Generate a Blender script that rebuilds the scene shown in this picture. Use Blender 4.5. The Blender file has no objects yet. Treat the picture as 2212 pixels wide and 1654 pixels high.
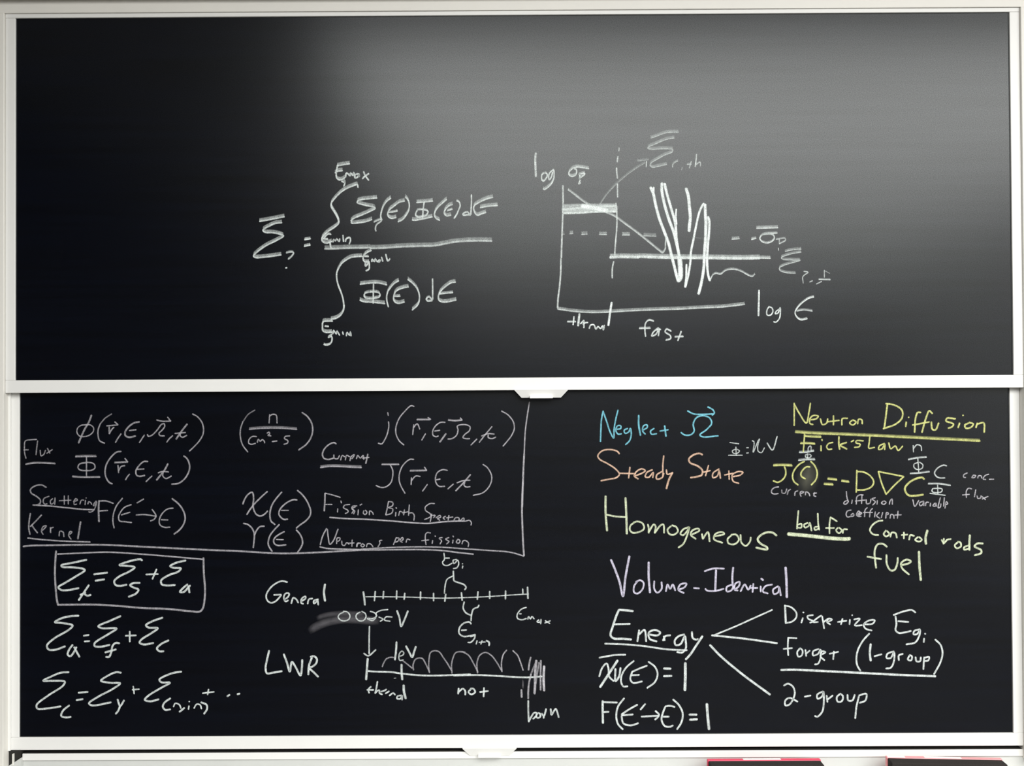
import bpy, bmesh, math
from mathutils import Vector, Matrix

sc = bpy.context.scene
C = sc.collection

# ------------------------------------------------------------------ camera
CAM_Z, CAM_D = 1.75, 2.375
yaw, pitch, roll = -0.002067, 0.011195, -0.005364
f = Vector((math.sin(yaw)*math.cos(pitch), math.cos(yaw)*math.cos(pitch), math.sin(pitch)))
r0 = Vector((math.cos(yaw), -math.sin(yaw), 0)); u0 = r0.cross(f)
r = r0*math.cos(roll) + u0*math.sin(roll); u = u0*math.cos(roll) - r0*math.sin(roll)
cam = bpy.data.cameras.new('camera'); cam.sensor_width = 36; cam.lens = 36*1900/2212
co = bpy.data.objects.new('camera', cam); C.objects.link(co)
co.matrix_world = Matrix(((r.x, u.x, -f.x, 0), (r.y, u.y, -f.y, -CAM_D), (r.z, u.z, -f.z, CAM_Z), (0, 0, 0, 1)))
sc.camera = co

# ------------------------------------------------------------------ world, lights, exposure
w = bpy.data.worlds.new('world'); sc.world = w; w.use_nodes = True
w.node_tree.nodes['Background'].inputs[0].default_value = (.85, .9, 1, 1)
w.node_tree.nodes['Background'].inputs[1].default_value = .002
def area(name, loc, aim, sx, sy, power, col=(1, 1, 1)):
    l = bpy.data.lights.new(name, 'AREA'); l.shape = 'RECTANGLE'; l.size = sx; l.size_y = sy
    l.energy = power; l.color = col
    o = bpy.data.objects.new(name, l); C.objects.link(o); o.location = loc
    o.rotation_euler = (Vector(aim)-Vector(loc)).to_track_quat('-Z', 'Y').to_euler()
area('ceiling_light_near', (1.92, -3.52, 3.55), (1.92, -3.52, 0), 5.76, 2.9, 375, (1, 1, .985))
area('ceiling_light_far', (1.92, -7.1, 3.55), (1.92, -7.1, 0), 5.76, 3.8, 360, (1, 1, .985))
vs = sc.view_settings
vs.view_transform = 'Standard'; vs.look = 'None'; vs.gamma = 1; vs.use_curve_mapping = False
vs.exposure = 0.38

# ------------------------------------------------------------------ materials
def mat(name, col, rough=.5, spec=.5, metal=0, noise=0, nscale=60, bump=0):
    m = bpy.data.materials.new(name); m.use_nodes = True; nt = m.node_tree; b = nt.nodes['Principled BSDF']
    b.inputs['Base Color'].default_value = (*col, 1); b.inputs['Roughness'].default_value = rough
    b.inputs['Specular IOR Level'].default_value = spec; b.inputs['Metallic'].default_value = metal
    tc = nt.nodes.new('ShaderNodeTexCoord'); n = nt.nodes.new('ShaderNodeTexNoise')
    n.inputs['Scale'].default_value = nscale; n.inputs['Detail'].default_value = 4
    nt.links.new(tc.outputs['Object'], n.inputs['Vector'])
    if noise:
        mx = nt.nodes.new('ShaderNodeMix'); mx.data_type = 'RGBA'
        mx.inputs[6].default_value = (*[c*(1-noise) for c in col], 1); mx.inputs[7].default_value = (*[min(1, c*(1+noise)) for c in col], 1)
        nt.links.new(n.outputs['Fac'], mx.inputs[0]); nt.links.new(mx.outputs[2], b.inputs['Base Color'])
    if bump:
        bp = nt.nodes.new('ShaderNodeBump'); bp.inputs['Strength'].default_value = bump; bp.inputs['Distance'].default_value = .0006
        nt.links.new(n.outputs['Fac'], bp.inputs['Height']); nt.links.new(bp.outputs[0], b.inputs['Normal'])
    return m
M_frame = mat('satin_aluminium_paint', (.74, .735, .71), .42, .5, 0, .03, 9)
M_edge = mat('polished_edge', (.85, .84, .8), .3, .6)
M_jamb = mat('off_white_enamel', (.72, .70, .65), .45, .5, 0, .03, 7)
M_dark = mat('dark_gap', (.02, .019, .017), .8, .2, 0, .3, 90)  # near-black; paints gap and foot shade besides the backing panel
M_wall = mat('wall_paint', (.72, .71, .67), .75, .3, 0, .04, 30, .2)
M_room = mat('dark_rear_wall', (.03, .029, .028), .8, .3, 0, .1, 20)
M_rear = mat('grey_rear_wall', (.14, .14, .14), .8, .3, 0, .1, 20)
M_side = mat('grey_side_wall', (.55, .55, .53), .8, .3, 0, .1, 20)
M_floor = mat('floor_vinyl', (.07, .066, .062), .5, .4, 0, .25, 14)
M_ceil = mat('ceiling_tile', (.75, .75, .72), .9, .2, 0, .1, 120, .4)
M_felt = mat('black_felt', (.028, .024, .022), .95, .2, 0, .5, 500, 1)
M_red = mat('red_plastic', (.72, .03, .09), .35, .5, 0, .15, 60)
M_red_lit = mat('overexposed_red_plastic', (.85, .28, .30), .3, .6, 0, .15, 60)  # the red plastic again, overexposure painted in as a paler colour
M_apron = mat('apron_grey', (.52, .53, .51), .5, .4, 0, .05, 12)  # even grey, darker than the sill strip
M_white = mat('plain_white', (.85, .83, .8), .5, .4)

def slate_mat():
    m = mat('blackboard_slate', (.0035, .0042, .0052), SL_R, .5)
    nt = m.node_tree; b = nt.nodes['Principled BSDF']; L = nt.links
    tc = nt.nodes['Texture Coordinate']
    fine = nt.nodes['Noise Texture']; fine.inputs['Scale'].default_value = 330; fine.inputs['Detail'].default_value = 3
    mp = nt.nodes.new('ShaderNodeMapping'); mp.inputs['Scale'].default_value = (.6, 1, 16)
    L.new(tc.outputs['Object'], mp.inputs['Vector'])
    st = nt.nodes.new('ShaderNodeTexNoise'); st.inputs['Scale'].default_value = 3; st.inputs['Detail'].default_value = 6
    L.new(mp.outputs[0], st.inputs['Vector'])
    # wiped chalk dust: fine grain times long horizontal eraser streaks
    mu = nt.nodes.new('ShaderNodeMath'); mu.operation = 'MULTIPLY'
    L.new(fine.outputs['Fac'], mu.inputs[0]); L.new(st.outputs['Fac'], mu.inputs[1])
    mr = nt.nodes.new('ShaderNodeMapRange'); mr.inputs['From Min'].default_value = .1; mr.inputs['From Max'].default_value = .45
    L.new(mu.outputs[0], mr.inputs['Value'])
    mx = nt.nodes.new('ShaderNodeMix'); mx.data_type = 'RGBA'
    mx.inputs[6].default_value = (.0001, .0002, .0012, 1); mx.inputs[7].default_value = (.0006, .0016, .0060, 1)
    L.new(mr.outputs[0], mx.inputs[0]); L.new(mx.outputs[2], b.inputs['Base Color'])
    rr = nt.nodes.new('ShaderNodeMapRange'); rr.inputs['To Min'].default_value = SL_R-.03; rr.inputs['To Max'].default_value = SL_R+.03
    L.new(fine.outputs['Fac'], rr.inputs['Value']); L.new(rr.outputs[0], b.inputs['Roughness'])
    # grain of the worn surface: the sheen breaks up into fine specks and faint streaks
    g = nt.nodes.new('ShaderNodeTexNoise'); g.inputs['Scale'].default_value = 480; g.inputs['Detail'].default_value = 2
    L.new(tc.outputs['Object'], g.inputs['Vector'])
    g1 = nt.nodes.new('ShaderNodeMapRange'); g1.inputs['From Min'].default_value = .3; g1.inputs['From Max'].default_value = .7
    g1.inputs['To Min'].default_value = SL_S*.76; g1.inputs['To Max'].default_value = SL_S*1.24
    L.new(g.outputs['Fac'], g1.inputs['Value'])
    g2 = nt.nodes.new('ShaderNodeMapRange'); g2.inputs['From Min'].default_value = .3; g2.inputs['From Max'].default_value = .7
    g2.inputs['To Min'].default_value = .97; g2.inputs['To Max'].default_value = 1.03
    L.new(st.outputs['Fac'], g2.inputs['Value'])
    gm = nt.nodes.new('ShaderNodeMath'); gm.operation = 'MULTIPLY'
    L.new(g1.outputs[0], gm.inputs[0]); L.new(g2.outputs[0], gm.inputs[1]); L.new(gm.outputs[0], b.inputs['Specular IOR Level'])
    b.inputs['Specular Tint'].default_value = (.97, 1, .985, 1)
    return m
SL_R, SL_S = .25, .40
M_slate = slate_mat()

CH = {'white': (.80, .86, .84), 'faint': (.62, .60, .64), 'cyan': (.26, .70, .84), 'peach': (.88, .60, .44),
      'yellow': (.76, .78, .30), 'dusty': (.70, .70, .50), 'pale_green': (.80, .88, .62), 'lavender': (.80, .76, .92)}
def chalk_mat(name, col):
    m = bpy.data.materials.new('chalk_'+name); m.use_nodes = True; nt = m.node_tree; L = nt.links
    b = nt.nodes['Principled BSDF']; b.inputs['Base Color'].default_value = (*col, 1)
    b.inputs['Roughness'].default_value = .95; b.inputs['Specular IOR Level'].default_value = .1
    out = nt.nodes['Material Output']
    tr = nt.nodes.new('ShaderNodeBsdfTransparent'); mix = nt.nodes.new('ShaderNodeMixShader')
    at = nt.nodes.new('ShaderNodeAttribute'); at.attribute_name = 'chalk_load'
    tc = nt.nodes.new('ShaderNodeTexCoord'); n = nt.nodes.new('ShaderNodeTexNoise')
    n.inputs['Scale'].default_value = 420; n.inputs['Detail'].default_value = 3
    L.new(tc.outputs['Object'], n.inputs['Vector'])
    mr = nt.nodes.new('ShaderNodeMapRange'); mr.inputs['From Min'].default_value = .3; mr.inputs['From Max'].default_value = .7
    mr.inputs['To Min'].default_value = .55; mr.inputs['To Max'].default_value = 1.3
    L.new(n.outputs['Fac'], mr.inputs['Value'])
    mu = nt.nodes.new('ShaderNodeMath'); mu.operation = 'MULTIPLY'; mu.use_clamp = True
    L.new(at.outputs['Fac'], mu.inputs[0]); L.new(mr.outputs[0], mu.inputs[1])
    L.new(mu.outputs[0], mix.inputs[0]); L.new(tr.outputs[0], mix.inputs[1]); L.new(b.outputs[0], mix.inputs[2])
    L.new(mix.outputs[0], out.inputs['Surface'])
    return m
M_chalk = {k: chalk_mat(k, v) for k, v in CH.items()}

# ------------------------------------------------------------------ helpers
def obj(name, bm, m, parent=None, smooth=False):
    me = bpy.data.meshes.new(name); bmesh.ops.recalc_face_normals(bm, faces=bm.faces); bm.to_mesh(me); bm.free()
    if smooth:
        for p in me.polygons: p.use_smooth = True
    me.materials.append(m)
    o = bpy.data.objects.new(name, me); C.objects.link(o)
    if parent: o.parent = parent
    return o
def add_box(bm, x0, x1, y0, y1, z0, z1, bev=0):
    vs_ = [bm.verts.new((x, y, z)) for x in (x0, x1) for y in (y0, y1) for z in (z0, z1)]
    fs = [(0, 1, 3, 2), (4, 6, 7, 5), (0, 4, 5, 1), (2, 3, 7, 6), (0, 2, 6, 4), (1, 5, 7, 3)]
    ff = [bm.faces.new([vs_[i] for i in q]) for q in fs]
    bmesh.ops.recalc_face_normals(bm, faces=ff)
    if bev:
        ed = {e for q in ff for e in q.edges}
        bmesh.ops.bevel(bm, geom=list(ed), offset=bev, segments=2, affect='EDGES', profile=.5)
    return bm
def box(name, m, parent, x0, x1, y0, y1, z0, z1, bev=0, label=None):
    o = obj(name, add_box(bmesh.new(), x0, x1, y0, y1, z0, z1, bev), m, parent)
    if label: o['label'] = label
    return o
def prism(name, m, parent, poly, x0, x1):
    """outline given in (y, z), swept along x"""
    bm = bmesh.new()
    a = [bm.verts.new((x0, y, z)) for y, z in poly]; b = [bm.verts.new((x1, y, z)) for y, z in poly]
    bm.faces.new(a); bm.faces.new(b[::-1]); n = len(poly)
    for i in range(n): bm.faces.new((a[i], a[(i+1) % n], b[(i+1) % n], b[i]))
    return obj(name, bm, m, parent)
def thing(name, label, cat, loc, group=None, rz=0):
    o = bpy.data.objects.new(name, None); C.objects.link(o); o.location = loc; o.rotation_euler = (0, 0, rz)
    o.empty_display_size = .1
    o['label'] = label; o['category'] = cat
    if group: o['group'] = group
    return o
def struct(name, bm, m):
    o = obj(name, bm, m); o['kind'] = 'structure'; return o

# ------------------------------------------------------------------ the room
RX0, RX1, RY = -3.2, 5.0, -9.4
struct('wall_back', add_box(bmesh.new(), RX0, RX1, .10, .25, 0, 3.6), M_wall)
struct('wall_left', add_box(bmesh.new(), RX0-.15, RX0, RY-.15, .25, 0, 3.6), M_room)
struct('wall_right', add_box(bmesh.new(), RX1, RX1+.15, RY-.15, .25, 0, 3.6), M_side)
struct('wall_front', add_box(bmesh.new(), RX0, RX1, RY-.15, RY, 0, 3.6), M_rear)
struct('floor', add_box(bmesh.new(), RX0-.15, RX1+.15, RY-.15, .25, -.1, 0), M_floor)
struct('ceiling', add_box(bmesh.new(), RX0-.15, RX1+.15, RY-.15, .25, 3.6, 3.7), M_ceil)

# ------------------------------------------------------------------ surround: side channels, head rail, sill, tray
XL, XR = -1.3727, 1.3727
sur = thing('chalkboard_surround', 'off-white metal surround with side channels, head rail and chalk tray framing two sliding chalkboards',
            'frame', (0, 0, .60))
Z0 = .60
def sbox(name, m, x0, x1, y0, y1, z0, z1, bev=0, label=None): return box(name, m, sur, x0, x1, y0, y1, z0-Z0, z1-Z0, bev, label)
sbox('backing_panel', M_dark, -1.45, 1.45, .085, .10, .62, 2.98, label='dark backing behind the boards')
sbox('side_channel', M_jamb, XL-.085, XL, -.012, .10, .66, 2.784, .0012)
sbox('side_channel', M_jamb, XR, XR+.10, -.012, .10, .755, 2.784, .0012)
sbox('guide_strip', M_frame, XL, XL+.006, .0105, .0155, .79, 2.79)
sbox('head_rail', M_jamb, XL-.085, XR+.10, -.0095, .10, 2.784, 2.8182, .0012)
sbox('cornice', M_jamb, XL-.10, XR+.115, -.045, .10, 2.8182, 3.02, .003, label='deeper box above the head rail that shades the top of the board')
# sill: a proud strip, the apron below it, and the tray floor with a lip
sbox('sill_strip', M_frame, -1.338, XR-.0005, .018, .084, .7605, .7788, .001)
sbox('gap_shade_strip', M_dark, -1.336, XR-.002, .0205, .082, .7788, .7798, 0, label='black strip painting the gap shade under the lower board')  # near-black sheet on the sill, darkens the gap in place of shade
sbox('apron', M_apron, -1.372, XR+.10, .023, .084, .715, .7600, 0)
prism('chalk_tray', M_frame, sur, [(.023, .712-Z0), (-.105, .712-Z0), (-.105, .730-Z0), (-.111, .730-Z0), (-.111, .702-Z0), (.023, .702-Z0)], XL-.085, XR+.10)
# open foot of the left channel: a solid dark block paints its shade behind a thin rail
sbox('foot_shade_block', M_dark, XL+.0005, -1.3405, .014, .05, .742, .7890, label='dark block painting the shade in the open foot of the left channel')
sbox('guide_rail', M_jamb, XL+.0125, XL+.0160, .008, .05, .752, .782, .0006)
bm = bmesh.new()
ramp = [(XL+.003, .730), (XL+.003, .7505), (-1.3540, .7600), (-1.3405, .7690), (-1.3380, .7690), (-1.3380, .730)]
ra = [bm.verts.new((x, .010, z-Z0)) for x, z in ramp]; rb = [bm.verts.new((x, .0225, z-Z0)) for x, z in ramp]
bm.faces.new(ra); bm.faces.new(rb[::-1])
for i in range(6): bm.faces.new((ra[i], ra[(i+1) % 6], rb[(i+1) % 6], rb[i]))
obj('end_cap', bm, M_apron, sur)

# ------------------------------------------------------------------ the two sliding boards
def board(label, z0, z1, yf, hx, hlabel):
    """slate front face at y = yf, slate from z0 to z1, handle centred on hx"""
    H, S, Fp = .034, .0262, .005
    t = thing('sliding_chalkboard', label, 'chalkboard', (0, yf, z0-H), 'sliding chalkboards in the surround')
    o = z0-H
    box('slate_panel', M_slate, t, -1.346, 1.346, 0, .006, z0-o, z1-o)
    box('bottom_rail', M_frame, t, -1.346-S, 1.346+S, -Fp, .010, 0, H, .0012)
    box('top_rail', M_frame, t, -1.346-S, 1.346+S, -Fp, .010, z1-o, z1-o+H, .0012)
    for s in (-1, 1):
        a, b = sorted((s*1.3462, s*(1.346+S)))
        box('side_rail', M_frame, t, a, b, -Fp+.0002, .010, H+.0002, z1-o-.0002, .0012)
    # pull handle: bent sheet, trapezoid plate sloping forward and down, with a finger lip
    bm = bmesh.new()
    wt, wb, h = .073, .053, .0205
    P = [(-wt, -.0125, .0012), (wt, -.0125, .0012), (wb, -.0045, -h), (-wb, -.0045, -h)]
    Q = [(x, -.0045+(.003 if z < 0 else 0), z) for x, y, z in P]
    a = [bm.verts.new((hx+x, y, z)) for x, y, z in P]; b = [bm.verts.new((hx+x, y, z)) for x, y, z in Q]
    bm.faces.new(a); bm.faces.new(b[::-1])
    for i in range(4): bm.faces.new((a[i], a[(i+1) % 4], b[(i+1) % 4], b[i]))
    hd = obj('pull_handle', bm, M_frame, t); hd['label'] = hlabel
    box('finger_lip', M_edge, hd, hx-.031, hx+.031, -.0165, -.0050, -h-.0015, -h+.0055, .001)
    return t
B = {'U': board('upper sliding chalkboard with a faint chalk integral formula and a cross-section plot', 1.7910, 2.7728, 0.0, .0735, 'white metal pull at the middle of the lower rail'),
     'L': board('lower sliding chalkboard crowded with white, cyan, peach and yellow chalk notes', .8235, 1.8055, .021, -.0708, 'white metal pull at the middle of the lower rail')}

CHALK = [
 ('U', 'chalk_formula', 'white', 'white chalk sigma with an overbar', """4.2 8.8 0.62|-6862 22176 -6563 22226 -6187 22300
4.2 8.8 0.62|-6256 22139 -6444 22114 -6614 22038 -6751 21962 -6768 21928 -6700 21876 -6512 21867 -6325 21831 -6214 21779 -6394 21661 -6684 21517 -6923 21348 -7026 21238 -6983 21200 -6736 21205 -6275 21264
4.2 5 0.5|-6139 21318 -6019 21343 -5942 21325 -5951 21283 -6019 21198 -6088 21147
4.2 2.5 0.62|-6157 20908 -6122 20917"""),
 ('U', 'chalk_sign', 'white', 'white chalk equals sign', """4.2 6.2 0.8|-5643 21674 -5481 21698
4.2 6.2 0.8|-5652 21494 -5490 21528"""),
 ('U', 'chalk_formula', 'white', 'white chalk integral sign with upper and lower limits', """4.2 8.8 0.68|-4190 23076 -4207 23155 -4338 23122 -4497 23055 -4657 22953 -4817 22794 -4914 22658 -4914 22555 -4840 22430 -4750 22270 -4711 22140
4.2 8.8 0.68|-4740 23695 -4769 23546 -4780 23432 -4769 23353 -4713 23295 -4633 23295 -4542 23351
4.2 8.8 0.68|-4740 23672 -4632 23694 -4415 23727
4.2 8.8 0.68|-4814 23478 -4746 23523 -4609 23540
4.2 3.8 0.68|-4525 23363 -4507 23465 -4462 23453 -4405 23396 -4393 23476 -4325 23407 -4308 23487 -4269 23350
4.2 3.8 0.68|-4155 23383 -4177 23440 -4269 23418 -4269 23338 -4200 23361 -4160 23440 -4155 23372
4.2 3.8 0.68|-4035 23508 -3996 23405 -3899 23273
4.2 3.8 0.68|-3893 23450 -4007 23382 -4070 23314
4.2 5 0.68|-4633 23249 -4565 23226 -4553 23294 -4551 23180 -4577 23112
4.2 8.8 0.68|-4920 22644 -4907 22575 -4822 22421 -4720 22232 -4721 22113 -4823 22011 -5028 21875 -5165 21722 -5166 21637 -5063 21576 -4910 21618
4.2 5 0.68|-4926 21806 -4994 21824 -5080 21756 -5131 21688
4.2 3.8 0.68|-5106 21688 -5012 21687
4.2 3.8 0.68|-4952 21601 -4944 21533 -4927 21439
4.2 3.8 0.5|-4876 21601 -4858 21669 -4807 21635 -4773 21686 -4705 21617 -4688 21694
4.2 3.8 0.68|-4602 21787 -4586 21616
4.2 3.8 0.68|-4535 21616 -4517 21684 -4415 21718 -4398 21649 -4433 21547"""),
 ('U', 'chalk_formula', 'white', 'white chalk numerator of the integral formula', """4 8.8 0.66|-3679 22793 -3884 22772 -4089 22750 -4191 22716 -4214 22671 -4101 22625 -3885 22572 -3771 22549 -3726 22514 -3885 22424 -4113 22323 -4307 22244 -4386 22176
4 8.8 0.66|-4362 22179 -4371 22119 -4175 22121 -3953 22159 -3816 22210
4 5 0.5|-3765 22141 -3578 22208 -3561 22174 -3698 22055 -3723 21953 -3707 21893
4 8.8 0.66|-3303 22784 -3415 22699 -3500 22580 -3561 22409 -3578 22273 -3544 22195
4 8.8 0.66|-2928 22705 -3074 22671 -3227 22561 -3347 22459 -3390 22340 -3348 22263 -3263 22237 -3160 22262
4 5 0.66|-3365 22399 -3262 22407 -3126 22441
4 8.8 0.66|-2911 22816 -2835 22730 -2804 22610 -2819 22456 -2904 22303 -2990 22201 -3110 22142
4 8.8 0.66|-2605 22660 -2391 22676 -2169 22700
4 8.8 0.66|-2400 22676 -2426 22488 -2444 22232
4 5 0.66|-2571 22472 -2614 22404 -2632 22318 -2564 22267 -2444 22283 -2342 22317 -2299 22419 -2358 22453 -2494 22471 -2588 22463
4 8.8 0.66|-2726 22191 -2666 22182 -2410 22223 -2180 22273
4 8.8 0.66|-1794 22741 -1931 22622 -2051 22503 -2111 22401 -2120 22298 -2069 22221 -1984 22178
4 8.8 0.66|-1633 22603 -1727 22569 -1829 22467 -1856 22365 -1796 22296 -1677 22313
4 5 0.66|-1778 22433 -1642 22475
4 5 0.66|-1521 22705 -1453 22670 -1428 22568 -1472 22448 -1523 22329 -1592 22227
4 3.8 0.66|-1120 22865 -1121 22651 -1140 22327
4 3.8 0.66|-1165 22327 -1233 22396 -1353 22345 -1336 22311 -1233 22319 -1148 22318
4 8.8 0.66|-541 22793 -703 22751 -925 22650 -1045 22565 -1062 22480 -1020 22360 -961 22309 -858 22342 -730 22384
4 8.8 0.66|-883 22513 -704 22546 -414 22570"""),
 ('U', 'chalk_line', 'white', 'long white chalk fraction line', """5 10 0.5|-3863 21429 -3522 21435 -3010 21467 -2499 21481 -2158 21487 -1902 21528 -1646 21578 -1305 21610 -964 21617 -572 21610
5 10 0.5|-5098 21423 -4944 21422 -4518 21437 -4007 21442 -3862 21450"""),
 ('U', 'chalk_formula', 'white', 'white chalk lower integral sign with limits', """4.2 8.8 0.64|-4083 21213 -4231 21208 -4401 21180 -4526 21113 -4640 21022 -4732 20875 -4772 20773 -4778 20670 -4761 20545 -4722 20397 -4654 20226 -4609 20078 -4587 19919 -4585 19828
4.2 8.8 0.64|-4575 19898 -4599 19752 -4672 19625 -4790 19544 -4936 19509
4.2 8.8 0.64|-4891 19463 -5009 19464 -5145 19446 -5164 19319 -5155 19210 -5082 19164 -4910 19163
4.2 3.8 0.64|-5100 19328 -5000 19318
3.8 3.8 0.64|-4883 19118 -4864 19208 -4792 19117 -4773 19190 -4701 19080
3.8 3.8 0.64|-4619 19171 -4601 19098
3.8 3.8 0.64|-4519 19061 -4501 19152 -4429 19079 -4410 19169 -4392 19060
4.2 5 0.64|-4910 19100 -5010 19027 -4919 19045 -4910 18936 -4965 18845 -5065 18819 -5129 18837
4.2 7.5 0.64|-3838 21371 -3935 21326 -4026 21258 -4060 21178 -4049 21110 -4004 21059 -3901 21069
4.2 5 0.64|-4015 21212 -3912 21206
4.2 6.2 0.64|-3901 21064 -3970 20962 -3993 20950 -4004 21019
4.2 3.8 0.64|-3901 21075 -3890 20973 -3902 20870 -3959 20825 -3987 20825
4.2 3.8 0.64|-3822 21063 -3816 21131 -3754 21068 -3731 21142 -3685 21074 -3663 21062
4.2 3.8 0.64|-3629 21051 -3651 21085 -3594 21107 -3617 21056
4.2 3.8 0.64|-3560 21187 -3526 21073
4.2 3.8 0.64|-3446 21266 -3424 21175 -3390 21083 -3333 21140"""),
 ('U', 'chalk_formula', 'white', 'white chalk denominator of the integral formula', """4 8.8 0.6|-4142 20456 -4006 20473 -3778 20494 -3608 20482 -3421 20435
4 8.8 0.6|-3779 20460 -3785 20199 -3792 19937
4 6.2 0.6|-3904 20245 -4007 20211 -4035 20154 -4007 20097 -3905 20068 -3757 20079 -3632 20107 -3604 20163 -3632 20220 -3734 20249 -3893 20245
4 8.8 0.6|-4149 20030 -4064 19990 -3780 19965 -3474 19930
4 8.8 0.6|-3097 20547 -3211 20480 -3325 20355 -3393 20253 -3422 20140 -3422 20026 -3400 19912 -3378 19838
4 8.8 0.6|-2834 20379 -3007 20343 -3171 20263 -3225 20163 -3235 20036 -3190 19963 -3099 19935 -2945 19970
4 6.2 0.6|-3207 20126 -3062 20126
4 8.8 0.6|-2851 20579 -2734 20487 -2607 20341 -2544 20177 -2545 20013 -2591 19886 -2737 19751
4 5 0.6|-2182 20594 -2180 20302 -2181 20030
4 5 0.6|-2199 20030 -2281 20103 -2354 20049 -2318 19994 -2191 20002
4 8.8 0.6|-1561 20499 -1680 20482 -1844 20373 -1971 20247 -2026 20120 -2009 20010 -1918 19965 -1809 19964 -1546 20017
4 6.2 0.6|-1990 20183 -1826 20200 -1635 20218"""),
 ('U', 'chalk_word', 'white', 'white chalk label reading log sigma', """5.6 2.5 0.7|631 23984 614 23836 618 23608 628 23345
3.8 5 0.7|862 23441 798 23405 780 23332 797 23240 834 23222 898 23285 935 23376 917 23431 880 23441
3.8 3.8 0.7|1108 23530 1044 23485 989 23422 971 23331 989 23258 1044 23330 1081 23467
3.8 7.5 0.7|1113 23530 1121 23421 1107 23284 1042 23148 951 23057 851 22994 828 23021
3.8 7.5 0.7|2063 23552 1909 23580 1754 23600 1663 23582 1581 23528 1526 23464 1526 23391 1580 23350 1635 23350 1708 23390 1731 23463 1718 23536 1663 23555
3.8 6.2 0.7|1790 23399 1862 23417 1944 23434 1944 23398 1880 23344 1825 23307 1812 23271 1817 23417
3.8 3.8 0.7|1825 23244 1788 23143 1834 23171"""),
 ('U', 'chalk_plot_axes', 'white', 'white chalk plot axes with falling and dashed lines', """4.5 3.8 0.62|1356 23102 1359 22805 1356 22464 1336 22008 1317 21553 1303 21144
4.5 3.8 0.62|1293 21120 1282 20738 1252 20374 1205 20011 1194 19784
4 7.5 0.5|1194 19756 1375 19728 1738 19681 2101 19660 2573 19667 3190 19700 3916 19723 4461 19738 5014 19762 5639 19788
4 7.5 0.5|5640 19787 5967 19821 6248 19856
4 6.2 0.5|1496 22987 1677 22849 1880 22688 2084 22551 2288 22436 2515 22366 2764 22251 3012 22067 3351 21815 3690 21540 3938 21334 4040 21265 4108 21355 4121 21537 4145 21696
2.5 6.2 0.25|2334 22549 2540 22844 2815 23139 3135 23410 3432 23614 3592 23704
2.5 6.2 0.25|3365 23751 3683 23783
3.1 1.2 0.6|3626 23749 3614 23590
3.1 1.2 0.6|2885 24119 2878 24027
4 1.2 0.62|2850 23879 2830 23731
4 1.2 0.62|2813 23572 2817 23435 2834 23287
4 1.2 0.62|2833 23139 2835 22774
4 1.2 0.62|2789 22615 2806 22455 2813 22228 2802 21886 2770 21545 2745 21204
3.1 8.8 0.4|1364 21781 1386 21780
3.1 8.8 0.4|1534 21791 1625 21802
3.1 8.8 0.45|1852 21766 2011 21777
3.1 8.8 0.5|2329 21764 2533 21763
3.1 8.8 0.5|2953 21749 3158 21748
3.1 8.8 0.35|3532 21723 3873 21709
4 1.2 0.62|2718 21039 2681 20857 2674 20584
5.6 1.2 0.9|2656 19930 2609 19639 2562 19304
3.1 7.5 0.5|5914 21617 6119 21632
4 6.2 0.6|6445 21610 6568 21640
1.9 5 0.15|4812 21671 5159 21648"""),
 ('U', 'chalk_line', 'white', 'thick white chalk bar beside the axis', """6.2 11.2 0.75|1379 22350 1765 22359 2333 22390 2787 22387
5 2.5 0.75|1345 22452 1766 22484 2220 22516 2788 22535
5 5 0.4|1380 22555 1766 22564 2789 22569
16.2 1.2 0.5|1368 22464 1993 22483 2788 22490
12.5 1.2 0.95|1857 22541 2107 22505 2333 22458 2560 22411"""),
 ('U', 'chalk_line', 'white', 'thick horizontal chalk bar across the plot', """7.5 10 0.72|2620 21148 2893 21158 3399 21148
7.5 10 0.72|3399 21161 4216 21132 5236 21116 6257 21099 6665 21107
3.8 7.5 0.6|6665 21107 6951 21096"""),
 ('U', 'chalk_curve', 'white', 'bold white chalk zigzag resonance peaks', """7.5 1.2 0.98|3729 23039 3799 22875 3858 22587 3958 22198 4078 21869 4198 21541 4277 21213 4357 20885 4416 20639 4456 20496
5 1.2 0.98|3811 23039 3809 22854
7.5 1.2 0.98|4036 23150 4035 22935 4104 22566 4223 22155 4343 21827 4403 21581 4482 21212 4520 20884 4538 20577
6.9 1.2 0.98|4108 23139 4167 22873 4287 22442 4386 22072 4423 21601 4501 21089 4539 20680
4.4 1.2 0.98|4419 22441 4408 22277 4426 22031
12.5 1.2 0.98|4501 21089 4516 20884 4508 20578 4456 20506
8.1 1.2 0.98|4689 23003 4749 22787 4773 22521 4796 22213 4774 22009 4762 21845
5 1.2 0.98|4638 20331 4671 20577 4684 20945
5.6 1.2 0.98|4649 20331 4722 20617 4786 20985 4809 21292 4873 21599 4957 22008 5042 22355 5125 22539 5166 22590
7.5 1.2 0.98|5197 22569 5205 22313 5213 22006 5199 21597 5166 21188 5153 20881 5088 20472 5004 20145
3.1 1.2 0.6|5255 22190 5243 21903 5218 21392
6.2 1.2 0.98|5276 22231 5310 22108 5299 21801 5270 21494 5247 21187 5245 20880 5273 20635 5313 20501
3.1 5 0.5|5313 20501 5396 20654 5478 20695 5600 20674 5744 20775 5948 20805 6152 20752 6335 20649 6457 20607 6529 20668"""),
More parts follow.
